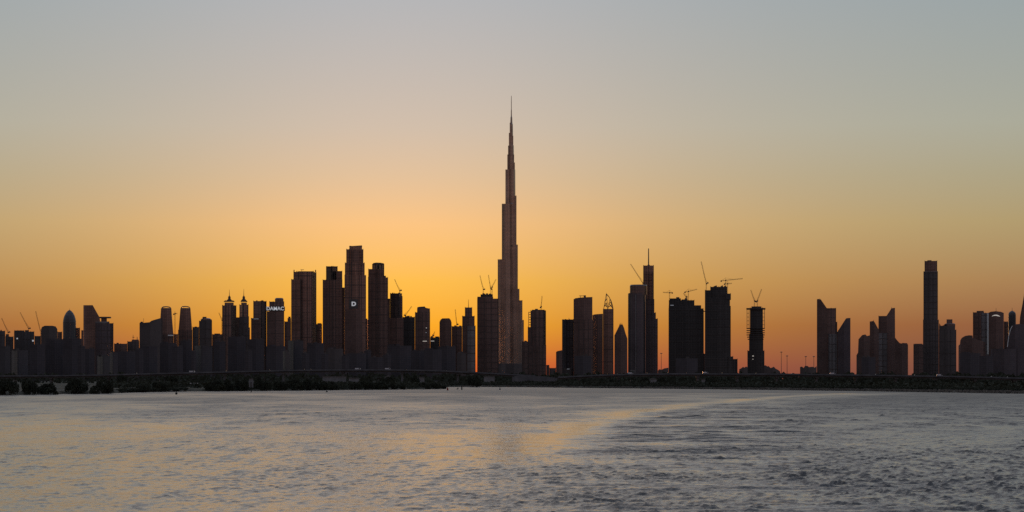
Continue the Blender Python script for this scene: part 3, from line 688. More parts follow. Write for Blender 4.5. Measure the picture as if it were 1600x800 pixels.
# front row of mid-rises below the skyline (seen as darker and paler blocks in the dusk)
front = [
 (0, 16, 541, 4300, 'grey', 'front-row block at the far left edge below the crane cluster'),
 (18, 44, 547, 4200, 'stone', 'front-row block below the boxy mid-rise with the round lamp'),
 (46, 70, 538, 4400, 'dark', 'front-row block below the vaulted-roof mid-rise'),
 (71, 99.5, 531, 4500, 'stone', 'front-row block left below the bullet-domed tower'),
 (98, 127, 529, 4450, 'grey', 'front-row block at the foot of the bullet-domed tower'),
 (130, 148, 545, 4200, 'stone', 'front-row block at the foot of the slanted fin'),
 (152, 176, 556, 4000, 'grey', 'front-row block below the disc canopy tower'),
 (181, 214, 549, 4150, 'stone', 'front-row block under the low gap with two tiny cranes'),
 (220, 246, 541, 4300, 'dark', 'front-row block below the roof that climbs in steps'),
 (250, 276, 536, 4350, 'stone', 'front-row block below the left arch-topped tower'),
 (282, 300, 532, 4400, 'stone', 'paler front-row block below the right arch-topped tower'),
 (304, 332, 540, 4250, 'grey', 'front-row block below the rounded stepped crown'),
 (334, 352, 534, 4350, 'dark', 'front-row block left below the twin-spire towers'),
 (356, 384, 526, 4500, 'stone', 'front-row block under the twin-spire towers'),
 (388, 412, 530, 4450, 'dark', 'front-row block under the thin gap right of the twin spires'),
 (416, 446, 541, 4250, 'grey', 'front-row block below the DAMAC sign tower'),
 (450, 474, 532, 4350, 'dark', 'front-row block left below the corner-pinnacle slab'),
 (480, 506, 536, 4300, 'dark', 'front-row block below the bright gap by the corner-pinnacle slab'),
 (510, 536, 545, 4150, 'stone', 'front-row block below the stepped tower left of the D logo'),
 (542, 572, 552, 4050, 'dark', 'front-row block under the D-logo tower'),
 (576, 604, 558, 3950, 'grey', 'front-row block under the curved-edge tower'),
 (605, 643.6, 540, 4200, 'dark', 'front-row block under the square tower with the luffing crane'),
 (642, 668, 548, 4100, 'grey', 'front-row block under the bulging-roof mid-rise'),
 (684, 712, 541, 4250, 'dark', 'front-row block below the chamfered dome-like top'),
 (714, 728, 552, 4100, 'stone', 'front-row block left of the pale-fronted spired tower'),
 (1056, 1090, 560, 4100, 'grey', 'front-row block at the foot of the two hammerhead cranes tower'),
 (1346, 1368, 558, 4300, 'grey', 'front-row block below the angled-roof block'),
 (1500, 1532, 552, 4200, 'dark', 'front-row block below the domed hall'),
 (1548, 1590, 545, 4300, 'blue', 'front-row block below the arch-crowned tower'),
 (898, 924, 556, 4200, 'dark', 'front-row block below the curved-roof block'),
 (121, 133, 541, 4100, 'dark', 'narrow front-row block between the bullet-domed tower and the slanted fin'),
 (172, 184, 551, 3950, 'dark', 'narrow front-row block right of the disc canopy tower'),
 (211, 224, 546, 4050, 'grey', 'narrow front-row block under the edge of the stepped-roof block'),
 (268, 286, 541, 4100, 'dark', 'front-row block filling the foot of the arch-topped pair'),
 (299, 306, 549, 4000, 'grey', 'narrow front-row block right of the second arch-topped tower'),
 (382, 394, 548, 4000, 'grey', 'narrow front-row block under the slit right of the right twin spire'),
 (442, 453, 549, 4050, 'stone', 'narrow front-row block right of the DAMAC tower foot'),
 (472, 483, 552, 4000, 'grey', 'narrow front-row block at the foot of the corner-pinnacle slab'),
 (502, 513, 553, 3950, 'grey', 'narrow front-row block left of the D-logo group'),
 (534, 545, 556, 3900, 'stone', 'narrow front-row block left of the D-logo tower foot'),
 (569, 580, 548, 4100, 'stone', 'narrow front-row block under the slit right of the D-logo tower'),
 (600, 611, 554, 3950, 'stone', 'narrow front-row block left of the square crane tower foot'),
 (662, 690, 546, 4050, 'dark', 'wide front-row block closing the brightest gap at its base'),
 (1530, 1552, 556, 4000, 'grey', 'front-row block between the domed hall and the arch-crowned tower'),
]
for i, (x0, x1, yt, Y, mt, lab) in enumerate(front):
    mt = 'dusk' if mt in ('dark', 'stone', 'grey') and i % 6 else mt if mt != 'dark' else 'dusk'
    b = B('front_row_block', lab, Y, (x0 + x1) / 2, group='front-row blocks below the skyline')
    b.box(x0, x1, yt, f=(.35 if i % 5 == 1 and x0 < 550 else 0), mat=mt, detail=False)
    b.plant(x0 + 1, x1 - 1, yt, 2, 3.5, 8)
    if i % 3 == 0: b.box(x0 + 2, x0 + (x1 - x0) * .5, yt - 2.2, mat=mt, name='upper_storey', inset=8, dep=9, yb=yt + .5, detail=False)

# ---------------------------------------------------------------- cranes
def lattice(g, p, q, w=1.8, r=.22, n=None):
    p, q = Vector(p), Vector(q); d = q - p; Ln = d.length; d.normalize()
    a = d.cross(Vector((0, 1, 0))).normalized() if abs(d.y) < .9 else Vector((1, 0, 0)); c = d.cross(a).normalized()
    cs = [(a * sx_ + c * sy_) * w / 2 for sx_, sy_ in ((-1, -1), (1, -1), (1, 1), (-1, 1))]
    for o_ in cs: g.bar(p + o_, q + o_, r)
    n = n or max(3, int(Ln / (w * 1.6)))
    for i in range(n):
        s0, s1 = p + d * Ln * i / n, p + d * Ln * (i + 1) / n
        for j in range(4):
            k = (j + 1) % 4
            g.bar(s0 + cs[j], s1 + cs[k], r * .8, 3)

def crane(label, Y, x, yb, ym, tip, counter, kind='luffing_crane', group='cranes on the skyline', r=.22):
    """mast from yb up to ym at column x; jib tip (column,row); counter (column,row)"""
    X = (x - 800) / F * Y; az = atan2(X, Y)
    z0 = CAMZ + (HOR - yb) / F * Y
    t = thing(kind, label, 'crane', (X, Y + 14, z0), -az, group)
    s = Y * cos(az) / F * (Y + 14) / Y
    L = lambda px, py: ((px - x) * s, 0, (yb - py) * Y / F)
    top = L(x, ym)
    g = MB(); lattice(g, (0, 0, -1), top, 2.0, r); g.build('mast', 'steel', t)
    g = MB(); lattice(g, top, L(*tip), 1.7, r); g.build('jib', 'steel', t)
    g = MB(); lattice(g, top, L(*counter), 1.7, r); g.build('counter_jib', 'steel', t)
    c = L(*counter); g = MB(); g.box(c[0] - 1.6, c[0] + 1.6, -1.5, 1.5, c[2] - 2.6, c[2] + .6); g.build('counterweight', 'trim', t)
    g = MB(); g.box(top[0] - .6, top[0] + 2.0, -2.6, -.9, top[2] - 1.5, top[2] + 1.6); g.build('cab', 'trim', t)
    g = MB(); ap = Vector(top) + Vector((0, 0, 6)); g.bar(top, ap, r); g.bar(ap, L(*[tip[0] * .5 + x * .5, tip[1] * .5 + ym * .5]), .2, 3); g.bar(ap, c, .2, 3); g.build('a_frame', 'steel', t)
    return t
cr = crane
cr('crane with a jib leaning left on the left-edge rooftops', 5350, 10.5, 523, 519, (0.5, 497), (13, 518))
cr('leaning crane above the boxy mid-rise with the round lamp', 5300, 42.5, 516.5, 513, (29.5, 488), (45, 512))
cr('tall leaning crane just right of the boxy lamp mid-rise', 5300, 62, 525.5, 521, (53.8, 486), (65, 520))
cr('upright hammerhead crane between the two arch-topped towers', 5400, 272, 523, 490, (275.8, 489.6), (270.2, 490.2), 'hammerhead_crane')
cr('small leaning crane left of the twin-spire towers', 5500, 345.6, 522, 500, (340.8, 488.5), (346.4, 499))
cr('luffing crane on the square tower right of the curved-edge tower', 5350, 624, 458.5, 454, (616, 436), (626.4, 452.6))
cr('luffing crane leaning right on the low block beside the bulging-roof mid-rise', 5450, 633, 495.5, 492.5, (642.8, 478.4), (631.4, 491.6))
cr('short crane in the gap under the brightest glow', 5600, 677, 528, 524, (679, 518), (676, 523))
cr('steep crane on the block left of the thin-antenna tower', 5450, 713.4, 510, 506.5, (711, 483), (715.2, 506))
cr('leftmost of three luffing cranes on the big flat-topped tower', 5500, 755, 460, 452, (749.8, 430), (757, 451))
cr('middle steep luffing crane on the big flat-topped tower', 5500, 766.4, 460, 450, (763, 429), (768, 451))
cr('rightmost crane leaning right on the big flat-topped tower', 5500, 768.8, 460, 448, (775, 436), (767, 449.4))
cr('crane leaning right on the frame-sided tower', 5300, 845.6, 484.5, 479, (847.2, 462), (844.6, 479.6))
cr('luffing crane in front of the mast tower, leaning left', 5100, 1005, 445, 442, (985.8, 412), (1007.6, 443))
cr('left hammerhead crane on the ragged-roofed broad tower', 5200, 1046.8, 466.5, 457, (1036.4, 456.4), (1051, 456.8), 'hammerhead_crane')
cr('right hammerhead crane on the ragged-roofed broad tower, jib rising right', 5200, 1076.2, 469.5, 455, (1090, 451.6), (1071, 455.8), 'hammerhead_crane')
cr('short leaning derrick between the two hammerhead cranes', 5200, 1072.6, 469.5, 463.5, (1068.6, 457.6), (1073.8, 463))
cr('tall luffing crane rising above all others on the overhanging-top tower', 5150, 1104.4, 453.6, 443, (1096.4, 408), (1106.8, 441))
cr('long-jibbed hammerhead crane on the overhanging-top tower', 5150, 1134.6, 448.3, 437.6, (1161.5, 435), (1127.8, 438.2), 'hammerhead_crane')
cr('lower short hammerhead crane just right on the overhanging-top tower', 5180, 1137.6, 459, 443, (1144.6, 442.4), (1133, 443), 'hammerhead_crane')
cr('left crane of the pair crowning the waisted tower', 5200, 1179.8, 479, 470, (1174.2, 452.6), (1181.4, 470))
cr('right crane of the pair crowning the waisted tower', 5200, 1184.4, 479, 470, (1191, 451.4), (1182.6, 470.6))

# tall slender light masts
def street_mast(label, Y, x, yb, yt, group='tall light masts behind the viaduct'):
    p = at(x, yb, Y); t = thing('light_mast', label, 'light mast', tuple(p), 0, group)
    h = (yb - yt) * Y / F
    g = MB(); g.bar((0, 0, 0), (0, 0, h), .35, 8, .22); g.build('pole', 'metal', t)
    g = MB(); g.lathe(0, 0, [(.5, h - .6), (1.5, h - .3), (1.5, h + .1), (.4, h + .4)], 10); g.build('lamp_ring', 'metal', t)
for lab, x, yb, yt in (('thin mast in the gap right of the mast tower', 1033.2, 590, 552),
                       ('left of two thin masts in the open orange gap', 1220.8, 590, 550),
                       ('right of two thin masts in the open orange gap', 1229.8, 590, 556),
                       ('thin mast above the bumpy roofs left of the notched tower', 1259, 590, 557),
                       ('thin mast nearest the left wall of the notched tower', 1271.6, 590, 557)):
    street_mast(lab, 2600, x, yb, yt)

# ---------------------------------------------------------------- land, water
def interp(tab, x):
    if x <= tab[0][0]: return tab[0][1]
    for (a, u), (c, v) in zip(tab, tab[1:]):
        if x <= c: return u + (v - u) * (x - a) / (c - a)
    return tab[-1][1]
shoreL = [(-260, 618.6), (0, 617.6), (60, 616.6), (90, 616.6), (100, 615.4), (150, 615.6), (200, 613.4), (250, 612.4), (330, 611.4), (430, 610.6), (520, 609.6), (600, 608.9), (650, 608.4), (696, 607.8)]
shoreR = [(698, 604.6), (760, 604.6), (820, 605), (900, 606), (1050, 607.5), (1200, 609.2), (1350, 611.2), (1500, 613.6), (1600, 615.2), (1900, 620)]
def W_(px, py):
    Y = CAMZ * F / (py - HOR); return ((px - 800) / F * Y, Y)
line = []
for tab in (shoreL, shoreR):
    x = tab[0][0]
    while x <= tab[-1][0]:
        y = interp(tab, x); line.append((x, y)); x += 6
pts = [W_(x, y + random.uniform(-.12, .12)) for x, y in line]
# land: water edge -> bank top -> flat -> horizon
me = bpy.data.meshes.new('ground')
V, Fc = [], []
n = len(pts)
rows = [(-1.2, -.8, None), (3.5, .55, None), (6, GZ * .8, None), (9, GZ, None)]
for off, z, _ in rows:
    for i, (X, Y) in enumerate(pts):
        V.append((X * (1 + off / Y), Y + off + random.uniform(-.5, .5) * (off > 0), z + (random.uniform(-.1, .1) if 0 < z < 1.1 else 0)))
for far_ in (400, 1500, 6000, 12000, 18000):
    for i, (X, Y) in enumerate(pts):
        k = (Y + far_) / Y if far_ < 6000 else 0
        XX = (line[i][0] - 800) / F * (Y + far_) * 1.0
        V.append((XX, (Y + far_), GZ))
nr = len(V) // n
for r_ in range(nr - 1):
    for i in range(n - 1):
        a = r_ * n + i; Fc.append((a, a + 1, a + n + 1, a + n))
me.from_pydata(V, [], Fc); me.update()
def ground_mat():
    m, N, L, bb = newmat('sandy_scrub_ground')
    t = N.new('ShaderNodeTexCoord'); a = N.new('ShaderNodeTexNoise'); c = N.new('ShaderNodeTexNoise')
    mp = N.new('ShaderNodeMapping'); mp.inputs['Scale'].default_value = (1, .25, 1)
    L.new(t.outputs['Object'], mp.inputs[0])
    a.inputs['Scale'].default_value = .05; a.inputs['Detail'].default_value = 8; L.new(mp.outputs[0], a.inputs['Vector'])
    c.inputs['Scale'].default_value = .6; c.inputs['Detail'].default_value = 4; L.new(mp.outputs[0], c.inputs['Vector'])
    r = N.new('ShaderNodeValToRGB'); e = r.color_ramp.elements
    e[0].position = .40; e[0].color = (.05, .052, .035, 1); e[1].position = .62; e[1].color = (.22, .20, .165, 1)
    L.new(a.outputs[0], r.inputs[0])
    mx = N.new('ShaderNodeMix'); mx.data_type = 'RGBA'; mx.blend_type = 'MULTIPLY'; mx.inputs[0].default_value = .5
    L.new(r.outputs[0], mx.inputs[6]); L.new(c.outputs[0], mx.inputs[7]); L.new(mx.outputs[2], bb.inputs['Base Color'])
    bb.inputs['Roughness'].default_value = .95; bb.inputs['Specular IOR Level'].default_value = .1
    return m
me.materials.append(ground_mat())
o = bpy.data.objects.new('ground', me); COL.objects.link(o); o['kind'] = 'structure'

WV = dict(left=.084, right=.14, wake=.075, near=.045, long=.13)
def water_mat():
    """ripples too fine for the mesh are bump; waves finer than that are the roughness of the surface"""
    m, N, L, bb = newmat('lagoon_water')
    def mth(op, a, c=None, clamp=False):
        n_ = N.new('ShaderNodeMath'); n_.operation = op; n_.use_clamp = clamp
        for i, v_ in enumerate((a, c)):
            if v_ is None: continue
            if isinstance(v_, (int, float)): n_.inputs[i].default_value = v_
            else: L.new(v_, n_.inputs[i])
        return n_.outputs[0]
    t = N.new('ShaderNodeTexCoord'); s = N.new('ShaderNodeSeparateXYZ'); L.new(t.outputs['Object'], s.inputs[0])
    at_ = N.new('ShaderNodeAttribute'); at_.attribute_name = 'chop'
    mp = N.new('ShaderNodeMapping'); mp.inputs['Scale'].default_value = (1, .42, 1); L.new(t.outputs['Object'], mp.inputs[0])
    no = N.new('ShaderNodeTexNoise'); no.inputs['Scale'].default_value = 3.2; no.inputs['Detail'].default_value = 3; L.new(mp.outputs[0], no.inputs['Vector'])
    bp = N.new('ShaderNodeBump'); bp.inputs['Strength'].default_value = 1; bp.inputs['Distance'].default_value = 1
    mr = N.new('ShaderNodeMapRange'); L.new(s.outputs[1], mr.inputs[0])
    for i, k in enumerate((80, 900, 1.1, .7)): mr.inputs[i + 1].default_value = k
    L.new(mth('MULTIPLY', mth('MULTIPLY', no.outputs[0], mr.outputs[0]), at_.outputs['Fac']), bp.inputs['Height'])
    L.new(bp.outputs[0], bb.inputs['Normal'])
    r = N.new('ShaderNodeMapRange'); L.new(s.outputs[1], r.inputs[0]); r.interpolation_type = 'SMOOTHSTEP'
    for i, k in enumerate((110, 750, .18, 1.1)): r.inputs[i + 1].default_value = k
    # alpha ~ slope * 1.4, roughness = sqrt(alpha)
    L.new(mth('POWER', mth('MAXIMUM', mth('MULTIPLY', mth('MULTIPLY', at_.outputs['Fac'], r.outputs[0]), 1.4), .024), .5), bb.inputs['Roughness'])
    bb.inputs['Base Color'].default_value = (.045, .038, .033, 1)
    bb.inputs['IOR'].default_value = 1.6
    return m
# --- the water surface: one sheet, real waves out to 900 m, flat beyond
def fbm(X, Y, seed, n, lmin, lmax, dir0, spread):
    """sum of many short-crested wave trains"""
    rs = np.random.RandomState(seed)
    out = []
    for i in range(n):
        lam = lmin * (lmax / lmin) ** rs.rand()
        out.append((lam, dir0 + rs.randn() * spread, rs.rand() * 2 * pi, .6 + .8 * rs.rand()))
    return out
def vnoise(x, y, seed):
    rs = np.random.RandomState(seed); T = rs.rand(256, 256)
    xi = np.floor(x).astype(int); yi = np.floor(y).astype(int); fx = x - xi; fy = y - yi
    fx = fx * fx * (3 - 2 * fx); fy = fy * fy * (3 - 2 * fy)
    g = lambda i, j: T[i % 256, j % 256]
    return (g(xi, yi) * (1 - fx) + g(xi + 1, yi) * fx) * (1 - fy) + (g(xi, yi + 1) * (1 - fx) + g(xi + 1, yi + 1) * fx) * fy
def sstep(v, a, c):
    t = np.clip((v - a) / (c - a), 0, 1); return t * t * (3 - 2 * t)
WY0, WY1, HALF = 84.0, 900.0, .275
yl = [WY0]
while yl[-1] < WY1: yl.append(yl[-1] + max(.15, .00108 * yl[-1]))
yy = np.array(yl); yy[-1] = WY1; ny = len(yy); nx = 601
tt = np.linspace(-HALF, HALF, nx)
GY, GT = np.meshgrid(yy, tt, indexing='ij'); GX = GT * GY
celly = np.maximum(.15, .00108 * GY); cellx = 2 * HALF / (nx - 1) * GY
lane = -5 + .02 * GY + .00016 * GY ** 2
v = GX - lane + (vnoise(GX * .05, GY * .02, 1) - .5) * 6
right = sstep(v, 12, 34); wake = sstep(v, -5, 7) * (1 - right); lanem = sstep(v, -12, -3) * (1 - sstep(v, -2, 6)); nearw = 1 - sstep(GY, 115, 230)
big = vnoise(GX * .035 + 9, GY * .011, 2) * .6 + vnoise(GX * .09, GY * .035, 3) * .4
med = vnoise(GX * .22, GY * .09, 4)
A_chop = WV['left'] * (.72 + .56 * sstep(big, .3, .7)) * (.75 + .5 * med)
A_chop = A_chop * (.75 + .25 * sstep(GY, 180, 480))
A_chop = A_chop * (1 - right) * (1 - wake) + wake * WV['wake'] * (.5 + med) + right * WV['right'] * (.75 + .5 * med)
A_chop = A_chop + WV['near'] * nearw * sstep(v, -10, 0) * (.4 + 1.1 * med) * (1 - .5 * right)
A_chop = A_chop * (1 - lanem * (1 - nearw * .8) * .64)
slick = np.exp(-((GX + .035 * GY) / 9) ** 2 - ((GY - 175) / 60) ** 2) + .8 * np.exp(-((GX + .08 * GY) / 8) ** 2 - ((GY - 96) / 9) ** 2)
A_chop = A_chop * (1 - .38 * slick * (1 - sstep(v, -6, 2)) * (.5 + med))
def trains(lst, amp_slope):
    H = np.zeros_like(GX)
    for lam, th, ph, a in lst:
        k = 2 * pi / lam
        # amplitude from a wanted slope; short waves fade where the mesh is too coarse for them
        fade = np.clip((lam / np.maximum(celly * abs(cos(th)), cellx * abs(sin(th))) - 2.6) / 2.0, 0, 1)
        phs = k * (GX * sin(th) + GY * cos(th)) + ph + 1.6 * np.sin(GX * .21 + ph * 3 + GY * .05)
        sn = np.sin(phs)
        H += fade * (a * amp_slope / k) * (sn + .22 * np.cos(2 * phs) * -1)
    return H
hs = trains(fbm(GX, GY, 11, 40, .40, .95, 0, .60), 1.0 / sqrt(26 / 2))
hm = trains(fbm(GX, GY, 12, 18, 1.1, 2.2, .10, .6), 1.0 / sqrt(18 / 2))
hl = trains(fbm(GX, GY, 13, 16, 1.3, 3.0, .02, .10), 1.0 / sqrt(14 / 2))
ho = trains(fbm(GX, GY, 14, 8, 5, 12, -.3, .6), 1.0 / sqrt(8 / 2))
# gusty envelopes: mostly smooth water with small groups of steep wavelets
e1 = sstep(vnoise(GX * .9 + 3, GY * .4, 5) * .5 + vnoise(GX * 2.1, GY * 1.1, 6) * .4, .32, .78)
e2 = sstep(vnoise(GX * .30 + 3, GY * .16, 7), .25, .85)
e3 = sstep(vnoise(GX * .07 + 5, GY * .22, 8), .2, .85)
su = hs / hs[GY < 300].std(); peaked = hs[GY < 300].std() * (np.exp(.6 * np.clip(su, -3, 2.6)) - 1) / .7
hf = trains(fbm(GX, GY, 15, 16, 2.2, 4.2, .05, .6), 1.0 / sqrt(16 / 2))
H = A_chop * (1.45 * (.6 + .7 * e1) * peaked + (.22 + 1.3 * sstep(GY, 160, 330)) * (.35 + e2) * hm + .7 * sstep(GY, 300, 520) * (.3 + e1) * hf) + wake * WV['long'] * (.6 + .8 * sstep(GY, 110, 220)) * hl * (.15 + 1.5 * e3) + .010 * ho
edge = np.clip((HALF - np.abs(GT)) / .012, 0, 1) * np.clip((WY1 - GY) / 120, 0, 1) * np.clip((GY - WY0) / 4, 0, 1)
H = H * edge
verts = np.stack([GX.ravel(), GY.ravel(), H.ravel()], 1)
ii, jj = np.meshgrid(np.arange(ny - 1), np.arange(nx - 1), indexing='ij'); a0 = (ii * nx + jj).ravel()
quads = np.stack([a0, a0 + 1, a0 + nx + 1, a0 + nx], 1)
nv = len(verts)
c00, c01, c10, c11 = 0, nx - 1, (ny - 1) * nx, ny * nx - 1
far = [(-9000, 20000, 0), (9000, 20000, 0), (-2000, -300, 0), (2000, -300, 0), (-5000, WY1, 0), (5000, WY1, 0), (-2500, WY0, 0), (2500, WY0, 0)]
verts = np.concatenate([verts, np.array(far, float)])
ex = [(c10, c11, nv + 5, nv + 1, nv + 0, nv + 4), (nv + 6, c00, c10, nv + 4), (c01, nv + 7, nv + 5, c11), (nv + 2, nv + 3, nv + 7, c01, c00, nv + 6)]
me = bpy.data.meshes.new('water')
me.vertices.add(len(verts)); me.vertices.foreach_set('co', verts.astype(np.float32).ravel())
loops = np.concatenate([quads.ravel(), np.array([i for f in ex for i in f])]).astype(np.int32)
sizes = np.concatenate([np.full(len(quads), 4), np.array([len(f) for f in ex])]); starts = np.concatenate([[0], np.cumsum(sizes)[:-1]]).astype(np.int32)
me.loops.add(len(loops)); me.loops.foreach_set('vertex_index', loops)
me.polygons.add(len(sizes)); me.polygons.foreach_set('loop_start', starts)
me.update(calc_edges=True)
me.polygons.foreach_set('use_smooth', np.ones(len(sizes), bool))
at_ = me.attributes.new('chop', 'FLOAT', 'POINT'); ch = np.concatenate([A_chop.ravel(), np.full(8, WV['left'])]).astype(np.float32)
at_.data.foreach_set('value', ch)
at2 = me.attributes.new('wake', 'FLOAT', 'POINT'); at2.data.foreach_set('value', np.concatenate([wake.ravel(), np.zeros(8)]).astype(np.float32))
me.materials.append(water_mat())
o = bpy.data.objects.new('water', me); COL.objects.link(o); o['kind'] = 'structure'

# stone revetment along the right bank: a low course of boulders on the slope
g = MB()
for x in np.arange(699, 1640, 1.1):
    y = interp(shoreR, x); X, Y = W_(x, y)
    for k in range(2):
        off = random.uniform(.3, 3.8) ; r_ = random.uniform(.35, .8)
        cx, cy, cz = X + random.uniform(-.4, .4), Y + off, .1 + off * .26
        ang = random.uniform(0, pi)
        g.poly([(cx + r_ * cos(ang + t) * random.uniform(.7, 1.1), cy + r_ * sin(ang + t)) for t in (0, 1.3, 2.5, 3.8, 5.1)], cz - .4, cz + r_ * .5,
               None)
o = g.build('bank_stones', plain('bank_stone', (.16, .15, .13), .9, 0, .4, 1.5)); tag(o, 'dark boulders lining the far right bank at the waterline', 'stones', kind='stuff')

# ---------------------------------------------------------------- viaducts
def viaduct(label, Y0, tab, step, piers, thick=1.7, width=14, name='viaduct'):
    """tab: photo column -> deck top row, at distance Y(col)"""
    xs = np.arange(tab[0][0], tab[-1][0] + .1, step)
    P = []
    for x in xs:
        Y = Y0(x); p = at(x, interp(tab, x), Y); P.append(p)
    root = thing(name, label, 'viaduct', (P[len(P) // 2].x, P[len(P) // 2].y, GZ - .2))
    o0 = Vector(root.location)
    def strip(nm, za, zb, ya, yb_, mat):
        g = MB()
        for p, q in zip(P, P[1:]):
            p_, q_ = p - o0, q - o0
            b_ = len(g.v)
            for t in (p_, q_):
                g.v += [(t.x, t.y + ya, t.z + za), (t.x, t.y + yb_, t.z + za), (t.x, t.y + yb_, t.z + zb), (t.x, t.y + ya, t.z + zb)]
            g.f += [(b_, b_ + 4, b_ + 7, b_ + 3)[::-1], (b_ + 3, b_ + 7, b_ + 6, b_ + 2)[::-1], (b_, b_ + 1, b_ + 5, b_ + 4), (b_ + 1, b_ + 2, b_ + 6, b_ + 5)]
        return g.build(nm, mat, root)
    strip('deck', -.35, 0, -.4, width, 'conc')
    strip('girder', -thick, -.36, 1.6, width - 2, 'conc')
    strip('parapet', .004, .95, -.35, -.05, 'conc')
    strip('parapet', .004, .95, width - .4, width - .1, 'conc')
    for x in piers:
        Y = Y0(x); p = at(x, interp(tab, x), Y) - o0
        g = MB(); g.box(p.x - .9, p.x + .9, width * .25, width * .25 + 1.8, 0, p.z - thick + .01); g.box(p.x - .9, p.x + .9, width * .65, width * .65 + 1.8, 0, p.z - thick + .01)
        g.box(p.x - 1.4, p.x + 1.4, width * .15, width * .85, p.z - thick - 1.2, p.z - thick + .02)
        g.build('pier', 'conc', root)
    return root
tabL = [(-60, 589), (0, 588), (100, 587.4), (180, 586), (290, 583.2), (360, 581.6), (450, 579.4), (520, 578.6), (620, 578.6), (690, 580), (750, 583), (800, 585.8), (836, 588)]
viaduct('long left viaduct rising over the mangroves to its crest below the tall cluster', lambda x: 2000, tabL, 8, [78, 168, 258, 350, 442, 535, 628, 715])
tabR = [(872, 590), (920, 587.6), (960, 586), (1050, 584.6), (1200, 585), (1350, 586.6), (1500, 589), (1640, 592.6)]
viaduct('long right viaduct running level behind the stone bank', lambda x: 1900, tabR, 8, list(range(905, 1640, 62)))
# approach ramp building mass between them
b = Bld('ramp_wall', 'plain retaining wall and ramp between the two viaducts', 'wall', 1980, 838)
b.prof([(800, None), (800, 589), (806, 587.2), (850, 588), (871, 590.4), (871, None)], 20, 'conc', 'wall_face')

# ---------------------------------------------------------------- vehicles on the viaducts
def make_car(paint, van=False):
    t = thing('van' if van else 'car', '', 'van' if van else 'car')
    Lh, H = (2.7, 2.1) if van else (2.25, 1.42)
    g = MB()
    if van: pts_ = [(-Lh, .35), (Lh, .35), (Lh, 1.0), (Lh - .5, 1.2), (Lh - 1.1, H), (-Lh + .1, H), (-Lh, 1.9)]
    else: pts_ = [(-Lh, .35), (Lh, .35), (Lh, .75), (Lh - .25, .85), (Lh - 1.0, .95), (-Lh + .7, .98), (-Lh + .05, .9)]
    g.profile(pts_, -.9, .9); g.build('body', paint, t)
    if not van:
        g = MB(); g.profile([(Lh - 1.1, .93), (Lh - 1.9, H), (-Lh + 1.3, H), (-Lh + .6, .93)], -.78, .78); g.build('cabin', 'glassc', t)
    else:
        g = MB(); g.profile([(Lh - .55, 1.22), (Lh - 1.1, H - .1), (Lh - 1.9, H - .1), (Lh - 1.9, 1.22)], -.92, .92); g.build('window', 'glassc', t)
    for sx_ in (-1, 1):
        for sy_ in (-1, 1):
            g = MB(); cx, cy = sx_ * (Lh - .85), sy_ * .8
            b0 = len(g.v)
            for yy in (cy - .12, cy + .12):
                g.v += [(cx + .33 * cos(2 * pi * k / 12), yy, .33 + .33 * sin(2 * pi * k / 12)) for k in range(12)]
            g.f += [(k, (k + 1) % 12, 12 + (k + 1) % 12, 12 + k)[::-1] for k in range(12)] + [tuple(range(12)), tuple(range(23, 11, -1))]
            g.build('wheel', 'tyre', t)
    return t
def dup(root, loc, rz=0, label=None):
    c = root.copy(); COL.objects.link(c); c.location = loc; c.rotation_euler = (0, 0, rz)
    if label: c['label'] = label
    for ch in [k for k in bpy.data.objects if k.parent == root]:
        e = ch.copy(); COL.objects.link(e); e.parent = c
    return c
protos = {'w': make_car('carw'), 'd': make_car('card'), 'v': make_car('carw', True)}
used = set()
cars = [(474, 'w', 'white car left of a pair on the left viaduct below the corner-pinnacle slab'), (484.5, 'w', 'white car right of a pair on the left viaduct below the corner-pinnacle slab'),
        (559, 'v', 'white van on the crest of the left viaduct under the D-logo tower'), (606, 'v', 'white van on the left viaduct under the curved-edge tower'),
        (634, 'd', 'dark car on the left viaduct under the square crane tower'), (696, 'w', 'white car going down the ramp of the left viaduct below the dome-topped block'),
        (420, 'd', 'dark car on the left viaduct below the DAMAC sign'), (352, 'w', 'white car on the left viaduct under the left twin-spire tower'),
        (300, 'v', 'white van on the left viaduct under the right arch-topped tower'), (773, 'd', 'dark car low on the ramp under the big flat-topped tower'),
        (212, 'w', 'white car at the far left stretch of the left viaduct under the two tiny cranes'),
        (940, 'w', 'white car on the right viaduct under the lattice-crowned tower'), (952, 'd', 'dark car on the right viaduct under the lattice-crowned tower'), (968, 'w', 'white car on the right viaduct under the gothic block'),
        (986, 'v', 'white van on the right viaduct under the drum-topped tower'), (1014, 'w', 'white car on the right viaduct under the mast tower'), (1046, 'd', 'dark car on the right viaduct at the ragged tower left edge'),
        (1075, 'w', 'white car on the right viaduct under the ragged-roofed tower'), (1103, 'v', 'white van on the right viaduct left of the overhanging-top tower'), (1131, 'w', 'white car on the right viaduct under the overhanging-top tower'),
        (1184, 'd', 'dark car on the right viaduct under the waisted tower'), (1240, 'w', 'white car on the right viaduct in the open orange gap'), (1302, 'v', 'white van on the right viaduct under the notched tower'),
        (1371, 'w', 'white car on the right viaduct under the double-peaked cluster'), (1432, 'w', 'white car on the right viaduct left of the lone slim tower'), (1469, 'v', 'white van on the right viaduct right of the lone slim tower'),
        (1552, 'w', 'white car on the right viaduct near the right edge'), (1577, 'd', 'dark car on the right viaduct nearest the right edge')]
for x, k, lab in cars:
    tab, Y = (tabL, 2000) if x < 840 else (tabR, 1900)
    p = at(x, interp(tab, x), Y); sl = -atan2((interp(tab, x + 4) - interp(tab, x - 4)), 8)
    r0 = protos[k]
    if k not in used: used.add(k); c = r0; c.location = (p.x, Y + 2.0, p.z + .02)
    else: c = dup(r0, (p.x, Y + 2.0, p.z + .02))
    c.rotation_euler = (0, -sl, 0)
    c['label'] = lab; c['group'] = 'vehicles on the viaducts'

